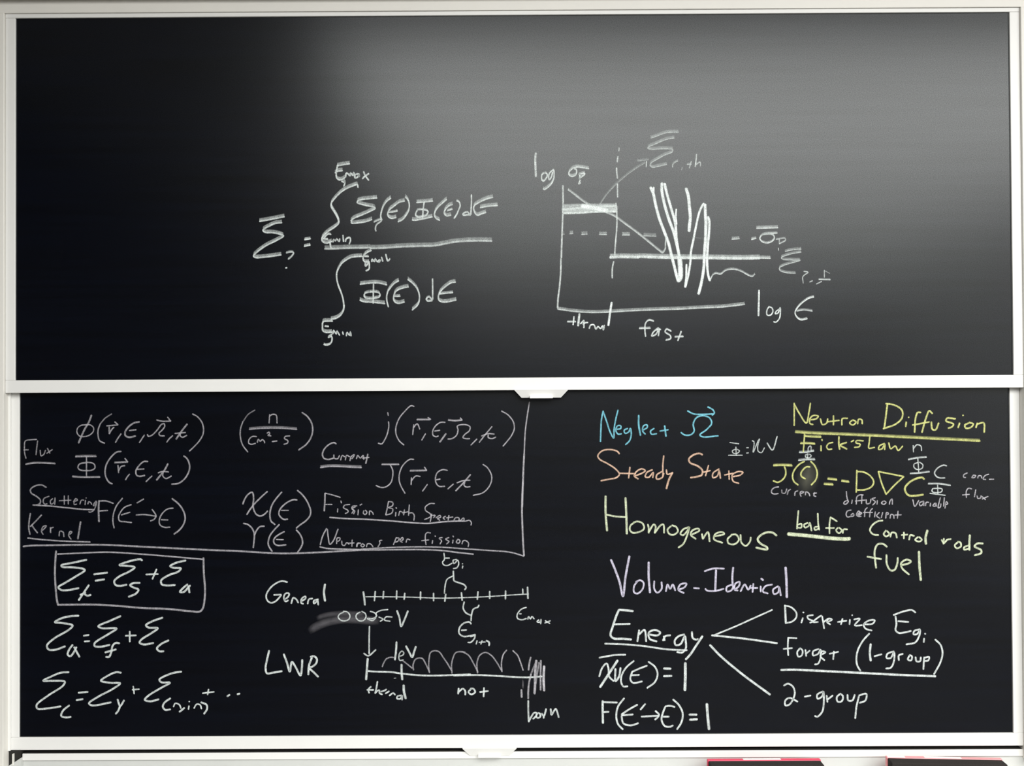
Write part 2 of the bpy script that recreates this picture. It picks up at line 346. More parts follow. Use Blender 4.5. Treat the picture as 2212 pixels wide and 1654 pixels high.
 ('U', 'chalk_word', 'white', 'white chalk sigma with an overbar right of the plot', """3.5 7.5 0.6|6583 21909 6837 21916 7164 21924
3.5 5 0.6|7144 21778 6999 21770 6817 21762 6708 21708 6671 21635 6725 21553 6852 21511 6979 21543 7061 21633 7044 21715 6926 21752 6745 21735
3 3.8 0.4|7107 21606 7361 21631 7360 21577 7196 21487
3 3.8 0.4|7197 21614 7196 21487
2.5 1.2 0.5|7168 21378 7176 21305"""),
 ('U', 'chalk_word', 'white', 'faint chalk sigma right of the plot', """2.8 6.2 0.42|7349 21277 7558 21321 7785 21338
2.8 6.2 0.42|7784 21256 7557 21221 7338 21159 7247 21114 7283 21068 7555 21048 7755 21038 7555 20975 7318 20904 7190 20832 7208 20768 7371 20704 7625 20688
2.8 2.5 0.42|7852 20737 7969 20710 7878 20646 7823 20592 7831 20419
2.8 2.5 0.42|8003 20446 8085 20482
2.8 1.2 0.42|8405 20771 8403 20571
2.8 1.2 0.2|8414 20752 8550 20679
2.8 3.8 0.5|8249 20517 8566 20506
2.8 2.5 0.42|8184 20390 8330 20462"""),
 ('U', 'chalk_word', 'white', 'white chalk label reading log E', """5 2.5 0.72|6637 20235 6629 19927 6617 19545
3.5 2.5 0.72|6909 19798 6845 19689 6853 19562 6944 19562 7008 19670 6973 19761 6909 19780
3.5 2.5 0.72|7181 19724 7089 19652 7071 19597 7144 19615 7203 19760 7207 19615 7179 19469 7087 19370 7024 19380
3.5 5 0.72|8117 20045 7981 20010 7817 19902 7671 19757 7606 19631 7650 19503 7758 19430 7931 19456
3.5 5 0.45|7652 19667 7833 19693 8069 19664"""),
 ('U', 'chalk_word', 'white', 'white chalk word thermal under the axis', """3.1 3.8 0.75|1455 19410 1682 19408
3.8 2.5 0.75|1638 19554 1609 19327
5.6 2.5 0.75|1783 19626 1745 19299
3.8 2.5 0.75|1809 19353 1900 19443 1881 19335
3.8 2.5 0.75|1899 19244 1918 19371 2009 19388
3.8 2.5 0.75|2044 19225 2081 19315 2172 19324 2225 19206 2280 19278 2352 19223 2407 19295 2425 19186 2453 19313"""),
 ('U', 'chalk_word', 'white', 'white chalk word fast under the axis', """3.8 3.8 0.62|3787 19415 3660 19443 3569 19362 3550 19180 3566 18998
3.8 5 0.62|3396 19217 3695 19225
3.8 3.8 0.62|3913 19233 3767 19106 3730 19016 3839 19051 3931 19214 3911 19015
3.8 3.8 0.62|3840 19178 3976 19187
3.8 3.8 0.62|4257 19140 4130 19195 4093 19123 4238 19013 4237 18940 4110 18896
4.4 3.8 0.62|4529 19138 4436 18885
3.8 3.8 0.62|4355 18985 4582 18993"""),
 ('U', 'chalk_word', 'white', 'faint chalk sigma above the plot', """2.8 7.5 0.45|3742 24374 3887 24418 4024 24472 4206 24521 4497 24529
2.8 7.5 0.45|4378 24370 4205 24343 4023 24281 3840 24200 3704 24146 3658 24100 3748 24068 4021 24080 4258 24074 4335 24060 4321 23996 4111 23906 3928 23807 3764 23707 3718 23635 3781 23580 3927 23602 4173 23655
2.8 5 0.45|4473 23749 4382 23704 4336 23658 4327 23576
2.8 2.5 0.2|4590 23584 4572 23493
2 5 0.45|4718 23647 4836 23655
3.1 1.2 0.45|4837 23738 4781 23555
3.5 1.2 0.6|4979 23928 4964 23764 4940 23591
2.8 3.8 0.45|4954 23637 5073 23709 5081 23599"""),
 ('L', 'chalk_word', 'faint', 'faint grey chalk word Flux', """3.5 1.9 0.34|-13009 16300 -13164 16292 -13319 16259 -13344 16096 -13336 15924 -13301 15787
3.5 1.9 0.34|-13361 16019 -13232 16018
3.5 1.9 0.34|-12984 16265 -13009 16060 -13026 15880
3.5 1.9 0.34|-12915 16008 -12889 15853 -12820 15887 -12769 16007
3.5 1.9 0.34|-12717 16058 -12648 15921
3.5 1.9 0.34|-12580 16023 -12734 15921"""),
 ('L', 'chalk_underline', 'faint', 'faint chalk underline under Flux', """3.5 3.8 0.449|-13309 15624 -13078 15657 -12820 15656 -12502 15637"""),
 ('L', 'chalk_formula', 'faint', 'faint grey chalk small phi formula', """3.3 1.9 0.408|-11600 16687 -11789 16679 -11892 16603 -11910 16483 -11841 16388 -11703 16370 -11566 16412 -11463 16515 -11463 16618 -11549 16687 -11686 16696
4.9 1.9 0.408|-11514 16953 -11583 16773 -11703 16567 -11789 16379 -11867 16199
3.7 1.9 0.272|-10964 16984 -11136 16873 -11274 16720
3.7 1.9 0.408|-11274 16720 -11334 16548 -11334 16394 -11291 16256 -11154 16187
3.7 1.9 0.408|-11102 16659 -10793 16683
3.7 1.9 0.408|-10879 16769 -10793 16691
4.7 1.9 0.408|-11033 16633 -11025 16444
3.7 1.9 0.408|-11025 16461 -10930 16598 -10896 16615
3.7 1.9 0.408|-10707 16442 -10793 16322 -10862 16203
4.7 1.9 0.408|-10209 16765 -10363 16732 -10518 16613 -10595 16493 -10587 16390 -10484 16347 -10312 16380
3.7 1.9 0.408|-10484 16527 -10295 16551
3.7 1.9 0.408|-10071 16404 -10140 16302 -10209 16199
3.7 1.9 0.408|-9989 16421 -9963 16370 -9860 16403 -9723 16540 -9602 16694 -9533 16710 -9516 16642 -9585 16539 -9671 16454 -9654 16394 -9525 16376
3.7 1.9 0.408|-9739 16814 -9602 16779 -9353 16778
3.7 1.9 0.408|-9439 16890 -9353 16778
3.7 1.9 0.408|-9302 16383 -9396 16298 -9465 16204
4.7 1.9 0.408|-8906 16698 -9035 16536 -9121 16417 -9207 16288
3.7 1.9 0.408|-9242 16443 -8950 16467
3.7 1.9 0.408|-9087 16451 -9096 16382 -9036 16339 -8915 16390
3.7 1.9 0.408|-8760 16972 -8623 16894 -8503 16739 -8460 16567 -8477 16413 -8572 16242 -8710 16089 -8847 15961"""),
 ('L', 'chalk_formula', 'faint', 'faint grey chalk capital phi formula', """3.7 5 0.422|-11952 15823 -11652 15830 -11386 15828
3.7 1.9 0.422|-11652 15813 -11652 15281
3.7 1.9 0.422|-11652 15658 -11841 15625 -11884 15539 -11841 15471 -11669 15444 -11497 15460 -11420 15520 -11446 15623 -11583 15666 -11789 15650
3.7 3.8 0.422|-12038 15283 -11789 15265 -11283 15266
4.2 1.9 0.422|-10707 15962 -10827 15945 -10982 15809 -11102 15621 -11145 15433 -11119 15261 -11034 15124 -10948 15080
3.7 3.8 0.422|-10888 15654 -10527 15670
3.7 1.9 0.422|-10604 15773 -10527 15678
3.7 1.9 0.422|-10793 15585 -10776 15379
3.7 1.9 0.422|-10776 15431 -10707 15550 -10604 15576
3.7 1.9 0.422|-10476 15344 -10536 15275 -10587 15190
4.2 1.9 0.422|-9977 15684 -10089 15684 -10226 15565 -10304 15428 -10278 15308 -10192 15282 -10063 15307
3.7 1.9 0.422|-10278 15471 -10081 15482
3.7 1.9 0.422|-9866 15289 -9952 15212 -10029 15136
4.7 1.9 0.422|-9431 15621 -9517 15459 -9638 15305 -9741 15177
3.7 1.9 0.422|-9698 15374 -9586 15408 -9414 15398
3.7 1.9 0.422|-9560 15390 -9569 15288 -9483 15219 -9337 15286
4.2 1.9 0.422|-9002 15833 -8916 15764 -8856 15644 -8839 15507 -8882 15353 -8986 15199 -9140 15088 -9329 15064"""),
 ('L', 'chalk_formula', 'faint', 'faint grey chalk fraction in brackets', """3.5 1.9 0.204|-7057 17069 -7241 16951 -7388 16751
3.5 1.9 0.408|-7388 16751 -7452 16550 -7453 16330 -7398 16129 -7252 15927
3.5 1.9 0.408|-6655 16948 -6673 16710
3.5 1.9 0.408|-6664 16893 -6581 16948 -6481 16929 -6454 16709
3.5 6.2 0.408|-7214 16545 -6875 16569 -6417 16572 -5914 16538
3.5 1.9 0.408|-7013 16346 -7132 16347 -7224 16256 -7224 16165 -7151 16137 -7041 16164
3.5 1.9 0.408|-6995 16182 -6967 16273 -6913 16218 -6858 16263 -6803 16217 -6794 16172
3.5 1.9 0.408|-6729 16436 -6674 16464 -6656 16418 -6702 16381 -6619 16363
3.5 1.9 0.408|-6592 16207 -6455 16225
3.5 1.9 0.408|-6107 16360 -6235 16342 -6253 16288 -6162 16232 -6171 16168 -6272 16132
4.2 1.9 0.408|-5775 16998 -5629 16888 -5520 16723 -5484 16540 -5521 16339 -5650 16138 -5870 15975"""),
 ('L', 'chalk_word', 'faint', 'grey chalk word Current', """4 1.9 0.449|-4844 16134 -4899 16171 -5046 16117 -5174 15989 -5220 15862 -5184 15752 -5065 15715 -4919 15750
3.5 1.9 0.449|-4909 15842 -4900 15750 -4809 15732 -4754 15823
3.5 1.9 0.449|-4727 15695 -4680 15822 -4617 15785
3.5 1.9 0.449|-4599 15694 -4562 15822 -4479 15785
3.5 1.9 0.449|-4471 15675 -4443 15784 -4351 15839 -4388 15766 -4425 15730
3.5 1.9 0.449|-4296 15729 -4260 15820 -4187 15747 -4113 15819 -4095 15710
4.2 1.9 0.449|-3985 15855 -4041 15600
3.5 1.9 0.449|-4132 15746 -3949 15764"""),
 ('L', 'chalk_underline', 'faint', 'chalk underline under Current', """4 6.2 0.49|-5276 15496 -5047 15523 -4773 15521 -4407 15501 -4160 15491"""),
 ('L', 'chalk_formula', 'faint', 'grey chalk formula with small j', """3.5 1.9 0.476|-3419 16735 -3410 16611 -3452 16406 -3524 16241 -3607 16129 -3700 16150
3.5 1.9 0.476|-3439 16982 -3423 16899
3.5 1.9 0.476|-2718 17143 -2800 17164 -2986 17000 -3131 16815 -3214 16590 -3215 16404 -3133 16219 -3000 16095
3.5 3.8 0.476|-2647 16782 -2287 16780
3.5 1.9 0.476|-2348 16842 -2266 16790
3.5 1.9 0.476|-2730 16649 -2762 16371
3.5 1.9 0.476|-2741 16566 -2637 16669 -2566 16524
3.5 1.9 0.476|-2412 16400 -2516 16226
3.5 1.9 0.476|-1875 16706 -1999 16707 -2143 16604 -2216 16461 -2206 16358 -2124 16316 -2062 16337
3.5 1.9 0.476|-2165 16471 -2020 16491
4.7 1.9 0.476|-1856 16397 -2022 16172
3.5 1.9 0.476|-1805 16253 -1692 16263 -1568 16355 -1526 16498 -1546 16601 -1423 16642 -1279 16631 -1197 16579 -1218 16476 -1342 16374 -1393 16292 -1322 16261 -1208 16260
3.5 3.8 0.476|-1793 16767 -1607 16746 -1412 16765
3.5 1.9 0.476|-1463 16827 -1412 16765
3.5 1.9 0.476|-1013 16249 -1178 16085
3.5 1.9 0.476|-600 16586 -765 16391 -952 16156
3.5 1.9 0.476|-889 16330 -704 16391 -539 16380
3.5 1.9 0.476|-704 16360 -704 16288 -601 16257 -498 16298
3.5 1.9 0.476|-340 17006 -166 16903 -23 16717 7 16531 -66 16347 -190 16183 -304 16050"""),
 ('L', 'chalk_formula', 'faint', 'grey chalk formula with capital J', """3.5 3.8 0.476|-3609 15567 -3136 15565
3.5 1.9 0.476|-3372 15552 -3311 15418 -3312 15233 -3364 15069 -3508 14957 -3632 14947 -3765 14999
3.5 1.9 0.476|-2734 15703 -2847 15703 -3033 15540 -3116 15355 -3137 15170 -3097 15006 -2974 14779
3.5 3.8 0.476|-2838 15391 -2385 15397
3.5 1.9 0.476|-2447 15496 -2385 15403
3.5 1.9 0.476|-2798 15210 -2809 15015
3.5 1.9 0.476|-2798 15128 -2684 15250 -2561 15239
3.5 1.9 0.476|-2366 15023 -2501 14838
3.5 1.9 0.476|-1819 15400 -1943 15421 -2087 15350 -2145 15206 -2130 15063 -2048 14970 -1893 14969
3.5 1.9 0.476|-2129 15145 -2016 15165
3.5 1.9 0.476|-1657 15029 -1811 14897
4.2 1.9 0.476|-1193 15284 -1368 15079 -1596 14844
3.5 1.9 0.476|-1564 15060 -1389 15120 -1204 15130
3.5 1.9 0.476|-1348 15079 -1369 14997 -1307 14945 -1204 14955
3.5 1.9 0.476|-852 15559 -729 15466 -627 15281 -617 15137 -690 14952 -856 14789 -1123 14718"""),
 ('L', 'chalk_line', 'faint', 'long grey chalk border lines around the definitions', """3.5 1.2 0.544|423 17249 359 16859 305 16448 271 15831
4.7 1.2 0.544|271 15831 248 15420 224 14804 211 14393
4.7 1.2 0.544|237 15099 217 14766 204 14323 213 13880 228 13436 252 13071
4.7 1.2 0.49|-13375 13393 -13179 13414 -12636 13422 -11766 13432 -11114 13425 -10462 13389 -9593 13341 -8714 13294
4.7 1.2 0.49|-8713 13293 -8146 13265 -7579 13244
4.7 1.2 0.49|-7579 13242 -7118 13213 -6657 13180 -6272 13168 -5888 13172 -5119 13203 -4189 13252
3.7 1.2 0.49|-4185 13270 -3764 13297 -3319 13317 -2653 13329 -1988 13315 -1322 13267 -656 13219 -213 13184 9 13139 252 13060"""),
 ('L', 'chalk_underline', 'faint', 'grey chalk underline under Neutrons per fission', """3.7 2.5 0.49|-5303 13342 -5119 13300 -4734 13278 -4189 13260
3.7 2.5 0.49|-4208 13248 -3764 13250 -3098 13254 -2543 13251 -1988 13226 -1544 13168 -1123 13122"""),
 ('L', 'chalk_word', 'faint', 'grey chalk word Fission', """4.2 1.2 0.476|-5153 14800 -5161 14546 -5177 14316
3.3 1.2 0.476|-5153 14800 -4961 14752 -4738 14682
3.3 1.2 0.476|-5146 14492 -4961 14491
3.3 1.2 0.476|-4808 14376 -4816 14283
3.3 1.2 0.476|-4723 14590 -4707 14529
3.3 1.2 0.476|-4477 14489 -4623 14467 -4654 14405 -4531 14328 -4531 14282 -4608 14244
3.3 1.2 0.476|-4285 14450 -4408 14435 -4423 14374 -4347 14312 -4378 14228
3.3 1.2 0.476|-4426 14247 -4382 14324 -4408 14379 -4326 14423
3.3 1.2 0.476|-4248 14345 -4260 14201
3.3 1.2 0.476|-4204 14467 -4148 14500
3.3 1.2 0.476|-4093 14322 -4115 14256 -4060 14211 -4015 14278 -4060 14333
3.3 1.2 0.476|-3949 14200 -3938 14311 -3871 14277 -3838 14210"""),
 ('L', 'chalk_word', 'faint', 'grey chalk word Birth', """3.3 1.2 0.49|-3426 14563 -3471 14341 -3505 14198
3.3 1.2 0.49|-3426 14563 -3315 14540 -3315 14452 -3426 14397 -3315 14363 -3338 14252 -3494 14197
3.3 1.2 0.49|-3227 14274 -3238 14163
3.3 1.2 0.49|-3226 14396 -3204 14373
3.3 1.2 0.49|-3150 14185 -3116 14295 -3049 14273
3.3 1.2 0.49|-3049 14251 -2894 14283
3.3 1.2 0.49|-2993 14339 -3016 14195
3.3 1.2 0.49|-2860 14471 -2883 14183
3.3 1.2 0.49|-2872 14250 -2772 14249 -2728 14182 -2739 14050"""),
 ('L', 'chalk_word', 'faint', 'grey chalk word Spectrum', """3.3 1.2 0.49|-2171 14501 -2293 14502 -2427 14403 -2416 14314 -2294 14225 -2272 14158 -2339 14114 -2450 14070
3.3 1.2 0.49|-2250 14224 -2295 14003
3.3 1.2 0.49|-2250 14180 -2161 14180 -2206 14113
3.3 1.2 0.49|-2139 14113 -2028 14179 -2006 14135 -2095 14091 -2029 14046
3.3 1.2 0.49|-1873 14156 -1940 14112 -1895 14067
3.3 1.2 0.49|-1784 14178 -1807 14045
3.3 1.2 0.49|-1851 14112 -1673 14133
3.3 1.2 0.49|-1651 14044 -1607 14110 -1518 14110 -1496 14021 -1384 14109 -1363 14020 -1229 14042 -1174 13975 -1186 13909"""),
 ('L', 'chalk_underline', 'faint', 'grey chalk underline under Fission Birth Spectrum', """3.7 2.5 0.517|-5032 14139 -4732 14114 -4394 14094
3.7 2.5 0.517|-4394 14096 -3983 14078 -3317 14030 -2651 13972 -2318 13963 -1984 14001 -1540 14021 -1363 14020"""),
 ('L', 'chalk_word', 'faint', 'grey chalk word Neutrons', """3.7 1.2 0.476|-5288 13396 -5225 13626 -5117 13840
3.7 1.2 0.476|-5094 13824 -5072 13625 -5026 13410 -4934 13501 -4802 13823
3.3 1.2 0.476|-4842 13424 -4826 13578 -4749 13577 -4764 13516 -4826 13486
3.3 1.2 0.476|-4703 13500 -4688 13393 -4627 13377 -4565 13454 -4503 13407
3.3 1.2 0.476|-4418 13530 -4427 13346
3.3 1.2 0.476|-4534 13438 -4365 13445
3.3 1.2 0.476|-4288 13345 -4273 13437 -4188 13436
3.3 1.2 0.476|-4296 13337 -4285 13415 -4229 13426
3.3 1.2 0.476|-4141 13425 -4185 13370 -4130 13336 -4085 13380 -4141 13425
3.3 1.2 0.476|-4030 13336 -4007 13413 -3919 13413 -3852 13335
3.3 1.2 0.476|-3607 13511 -3674 13500 -3663 13434 -3719 13334"""),
 ('L', 'chalk_word', 'faint', 'grey chalk word per', """3.3 1.2 0.476|-3218 13587 -3297 13388
3.3 1.2 0.476|-3219 13576 -3141 13564 -3186 13476 -3252 13465
3.3 1.2 0.476|-3097 13475 -3030 13541 -3052 13586 -3119 13498 -3052 13453
3.3 1.2 0.476|-2953 13452 -2919 13541 -2841 13518"""),
 ('L', 'chalk_word', 'faint', 'grey chalk word fission', """3.3 1.2 0.476|-2285 13704 -2374 13715 -2419 13671 -2430 13538 -2409 13383
3.3 1.2 0.476|-2531 13495 -2331 13516
3.3 1.2 0.476|-2231 13504 -2242 13416
3.3 1.2 0.476|-2164 13626 -2153 13603
3.3 1.2 0.476|-1964 13580 -2053 13559 -1987 13492 -2032 13403
3.3 1.2 0.476|-1787 13579 -1876 13536 -1787 13469 -1854 13403
3.3 1.2 0.476|-1676 13512 -1687 13424
3.3 1.2 0.476|-1675 13623 -1664 13590
3.3 1.2 0.476|-1543 13534 -1587 13446 -1521 13423 -1487 13489 -1543 13534
3.3 1.2 0.476|-1432 13400 -1399 13489 -1321 13488 -1255 13422 -1266 13322"""),
 ('L', 'chalk_formula', 'faint', 'grey chalk chi formula', """4.2 1.9 0.462|-7392 14512 -7346 14634 -7253 14772 -7145 14833 -7115 14802 -7100 14633 -7115 14479 -7092 14356 -7024 14233 -6916 14187 -6808 14232 -6716 14324
4.2 1.9 0.462|-6722 14854 -6884 14709 -7069 14525 -7192 14372 -7285 14227
4.2 1.9 0.462|-6330 14836 -6469 14676 -6577 14523 -6639 14354 -6654 14185 -6624 14047 -6516 13954
4.2 1.9 0.462|-5915 14619 -6007 14627 -6161 14567 -6300 14460 -6392 14338 -6408 14230 -6347 14138 -6270 14091 -6170 14098
3 1.9 0.462|-6346 14337 -6146 14336
4.2 1.9 0.462|-5906 14880 -5791 14780 -5669 14626 -5592 14472 -5546 14318 -5562 14195 -5670 14058 -5840 13936 -5940 13852"""),
 ('L', 'chalk_formula', 'faint', 'grey chalk gamma formula', """4.2 1.9 0.462|-7378 13989 -7270 13966 -7163 13881 -7101 13773 -7079 13650 -7087 13528 -7110 13328
4.2 1.9 0.462|-7079 13666 -7024 13788 -6932 13895 -6809 13910
4.2 1.9 0.462|-6401 13954 -6532 13816 -6640 13679 -6694 13541 -6702 13418 -6656 13311 -6595 13226
4.2 1.9 0.462|-6263 13761 -6394 13693 -6517 13601 -6556 13525 -6533 13433 -6441 13386 -6218 13401
3 1.9 0.462|-6487 13548 -6287 13539
4.2 1.9 0.462|-5940 13806 -5840 13690 -5779 13552 -5772 13429 -5826 13307 -5903 13200"""),
 ('L', 'chalk_word', 'faint', 'faint chalk word Scattering', """4 1.2 0.381|-12745 14994 -12876 15060 -13071 15029 -13180 14932 -13158 14845 -13006 14746 -12908 14648 -12919 14561 -13006 14518 -13115 14519
3.3 1.2 0.381|-12669 14755 -12810 14691 -12832 14604 -12788 14539 -12723 14549
3.3 1.2 0.381|-12571 14690 -12636 14625 -12614 14538 -12538 14581 -12506 14711 -12517 14527
3.3 1.2 0.381|-12256 14764 -12256 14525
3.3 1.2 0.381|-12147 14763 -12147 14536
3.3 1.2 0.381|-12397 14630 -12071 14644
3.3 1.2 0.381|-12006 14600 -11940 14686 -11897 14643 -11984 14600 -11984 14524 -11919 14535
3.3 1.2 0.381|-11832 14534 -11788 14642 -11723 14642
3.3 1.2 0.381|-11679 14642 -11690 14512
3.3 1.2 0.381|-11662 14707 -11658 14694
3.3 1.2 0.381|-11614 14533 -11592 14598 -11538 14576 -11505 14522
3.3 1.2 0.381|-11386 14619 -11440 14554 -11462 14489 -11418 14510 -11375 14597 -11397 14489 -11462 14359 -11549 14316 -11592 14327"""),
 ('L', 'chalk_underline', 'faint', 'chalk underline under Scattering', """3.5 2.5 0.476|-13006 14508 -12636 14484 -12201 14438 -11766 14393 -11440 14380"""),
 ('L', 'chalk_word', 'faint', 'faint chalk word Kernel', """4 1.2 0.381|-13180 14292 -13212 14086 -13223 13891 -13190 13717
4 1.2 0.381|-12875 14247 -13049 14063 -13179 13934
4 1.2 0.381|-13147 13977 -13071 13868 -12984 13759
3.5 1.2 0.381|-12886 13802 -12788 13888 -12745 13953 -12831 13932 -12875 13802 -12831 13715
3.5 1.2 0.381|-12636 13779 -12614 13888 -12549 13909
3.5 1.2 0.381|-12636 13909 -12625 13758
3.5 1.2 0.381|-12397 13670 -12375 13800 -12288 13778 -12266 13647
3.5 1.2 0.381|-12114 13712 -12049 13776 -12092 13798 -12136 13690 -12070 13581
4.7 1.2 0.381|-11810 14057 -11853 13797 -11886 13591"""),
 ('L', 'chalk_underline', 'faint', 'chalk underline under Kernel', """3.5 2.5 0.476|-13255 13620 -12853 13574 -12201 13528 -11549 13503"""),
 ('L', 'chalk_formula', 'faint', 'grey chalk formula with arrow and brackets', """4.7 1.2 0.462|-11310 14629 -11321 14358 -11310 14054
3.7 1.2 0.462|-11310 14618 -11114 14617 -10918 14551
3.7 1.2 0.462|-11299 14347 -11071 14361
3.7 1.2 0.462|-10668 14691 -10831 14486 -10918 14248 -10929 14052 -10897 13879
3.7 1.2 0.462|-10429 14516 -10614 14441 -10723 14312 -10777 14182 -10745 14073 -10592 14051 -10419 14028
3.7 1.2 0.462|-10701 14236 -10462 14310
3.7 1.2 0.462|-10092 14666 -10277 14559
3.7 1.2 0.462|-10299 14234 -10071 14243 -9766 14198
3.7 1.2 0.462|-9864 14383 -9766 14242 -9756 14198 -9810 14112 -9908 14069
3.7 1.2 0.462|-9288 14413 -9440 14392 -9593 14262 -9669 14089 -9647 13959 -9528 13894 -9376 13897
3.7 1.2 0.462|-9614 14100 -9430 14093
4.4 1.2 0.462|-9320 14673 -9136 14520 -9006 14325 -8963 14129 -9028 13934 -9137 13805 -9267 13708"""),
 ('L', 'chalk_line', 'faint', 'grey chalk box around the first sigma formula', """5.1 1.9 0.503|-12480 13264 -12501 12977 -12511 12669 -12490 12259 -12459 11951 -12428 11797
4 1.9 0.503|-12439 13182 -11924 13200 -11101 13227 -10483 13193 -9660 13127 -8487 13019
5.1 1.9 0.503|-8467 13060 -8457 12649 -8427 12239 -8438 11932 -8489 11686 -8572 11604 -8839 11616 -9456 11680 -10073 11704 -10690 11758 -11307 11802 -12428 11808"""),
 ('L', 'chalk_formula', 'white', 'white chalk sigma sum inside the box', """5.3 1.9 0.672|-11647 13024 -12027 12944 -12336 12874 -12316 12837 -12027 12821 -11719 12768 -11698 12737 -11924 12584 -12233 12401 -12418 12279 -12336 12207 -12130 12206 -11863 12256
5.3 1.9 0.672|-11585 12337 -11698 12173 -11863 11928
5.3 1.9 0.672|-11821 12071 -11677 12132
5.3 1.9 0.672|-11698 12091 -11636 12050 -11533 12070
5.3 1.9 0.672|-11451 12627 -11081 12673
5.3 1.9 0.672|-11410 12455 -11163 12488
5.3 1.9 0.672|-10134 12996 -10175 13027 -10484 12977 -10751 12876 -10566 12855 -10340 12812 -10484 12700 -10772 12558 -10895 12436 -10854 12333 -10731 12312 -10556 12342
5.3 1.9 0.672|-10196 12391 -10381 12382 -10463 12331 -10381 12269 -10237 12207 -10299 12105 -10505 12013
4.7 1.9 0.672|-10031 12616 -9702 12625
4.7 1.9 0.672|-9743 12758 -9856 12492
5.3 1.9 0.672|-8950 12990 -9208 12930 -9372 12838 -9290 12797 -9084 12775 -9146 12694 -9414 12593 -9620 12450 -9599 12347 -9476 12316 -9239 12325
5.3 1.9 0.672|-8900 12344 -9044 12222 -9106 12140 -9003 12139 -8879 12262 -8828 12313
5.3 1.9 0.672|-8879 12303 -8849 12118"""),
 ('L', 'chalk_formula', 'white', 'white chalk sigma sum under the box', """5.3 1.9 0.672|-11862 11508 -12068 11498 -12336 11438 -12510 11337 -12336 11315 -12027 11242 -12130 11130 -12541 10886 -12726 10703 -12685 10600 -12500 10589 -12232 10680
5.3 1.9 0.672|-12027 10720 -12130 10577 -12160 10454 -12088 10413 -11986 10535 -11924 10658
5.3 1.9 0.672|-11986 10658 -11842 10391
4.7 1.9 0.672|-11729 10964 -11585 10984
4.7 1.9 0.672|-11708 10810 -11564 10820
5.3 1.9 0.672|-10721 11492 -10999 11370 -11328 11218 -11225 11167 -10834 11154 -11060 11002 -11430 10758 -11430 10686 -11266 10665 -11019 10715
5.3 1.9 0.672|-10752 10755 -10855 10765 -10937 10694 -10978 10510 -11040 10388 -11122 10388
5.3 1.9 0.672|-11143 10511 -10845 10591
4.7 1.9 0.672|-10587 10959 -10300 10968
4.7 1.9 0.672|-10474 11081 -10474 10794
5.3 1.9 0.672|-9579 11445 -9867 11344 -10032 11243 -9970 11181 -9713 11159 -9868 11037 -10156 10854 -10207 10773 -10094 10721 -9827 10761
5.3 1.9 0.672|-9416 10830 -9621 10729 -9734 10607 -9663 10535 -9549 10534"""),
 ('L', 'chalk_formula', 'white', 'white chalk sigma sum ending in dots', """5.1 1.9 0.688|-12130 9980 -12348 9967 -12621 9860 -12826 9752 -12567 9751 -12239 9722 -12293 9614 -12703 9344 -13003 9100 -12990 9005 -12703 9004 -12348 9057
5.1 1.9 0.688|-12116 9083 -12293 8934 -12334 8798 -12211 8757 -12075 8770
5.1 1.9 0.688|-11870 9421 -11610 9447
5.1 1.9 0.688|-11924 9223 -11747 9250
5.1 1.9 0.688|-10709 9960 -10845 9974 -11119 9853 -11255 9745 -11009 9689 -10736 9674 -10927 9526 -11337 9310 -11583 9135 -11501 9080 -10982 9159
5.1 1.9 0.688|-10805 9240 -10736 9063 -10627 9212
5.1 1.9 0.688|-10736 9063 -10791 8927 -10859 8846
4 1.9 0.688|-10408 9496 -10217 9509
4 1.9 0.688|-10381 9591 -10354 9387
5.1 1.9 0.688|-9070 9979 -9316 9940 -9671 9765 -9616 9696 -9384 9682 -9616 9547 -9972 9331 -10067 9223 -9917 9181 -9685 9235
5.1 1.9 0.688|-9371 9260 -9535 9139 -9576 9030 -9508 8948 -9371 8961
4 1.9 0.688|-9289 9029 -9235 9124 -9125 9083 -9085 8987
5.1 1.9 0.688|-8989 9000 -9126 8892
4 1.9 0.688|-8866 9054 -8880 8959
4 1.9 0.688|-8866 9176 -8852 9163
4 1.9 0.688|-8730 8986 -8661 9094 -8566 9080 -8525 8971
5.1 1.9 0.688|-8538 9148 -8388 9079 -8375 8970 -8457 8835
4.2 1.9 0.688|-8497 9392 -8183 9431
4.2 1.9 0.688|-8333 9500 -8361 9351
5.1 1.9 0.688|-7828 9307 -7760 9348
5.1 1.9 0.688|-7555 9361 -7487 9379"""),
 ('L', 'chalk_word', 'white', 'white chalk word General', """4.4 1.2 0.656|-6186 12390 -6332 12420 -6506 12353 -6661 12219 -6758 12045 -6739 11910 -6643 11833 -6526 11861 -6410 11967 -6352 12043
4.4 1.2 0.656|-6555 12044 -6352 12053
4.4 1.2 0.656|-6275 11908 -6158 12004 -6139 12081 -6236 12081 -6284 11966 -6236 11869 -6159 11898
4.4 1.2 0.656|-6081 11811 -6023 11965 -5946 11926 -5888 11829
4.4 1.2 0.656|-5810 11867 -5694 11944 -5694 12002 -5791 11944 -5811 11829 -5753 11799
4.4 1.2 0.656|-5636 11799 -5597 11924 -5501 11943
4.4 1.2 0.656|-5346 11923 -5462 11885 -5462 11808 -5365 11884
4.4 1.2 0.656|-5365 11923 -5346 11768
5.8 1.2 0.656|-5161 12327 -5191 12115 -5162 11874"""),
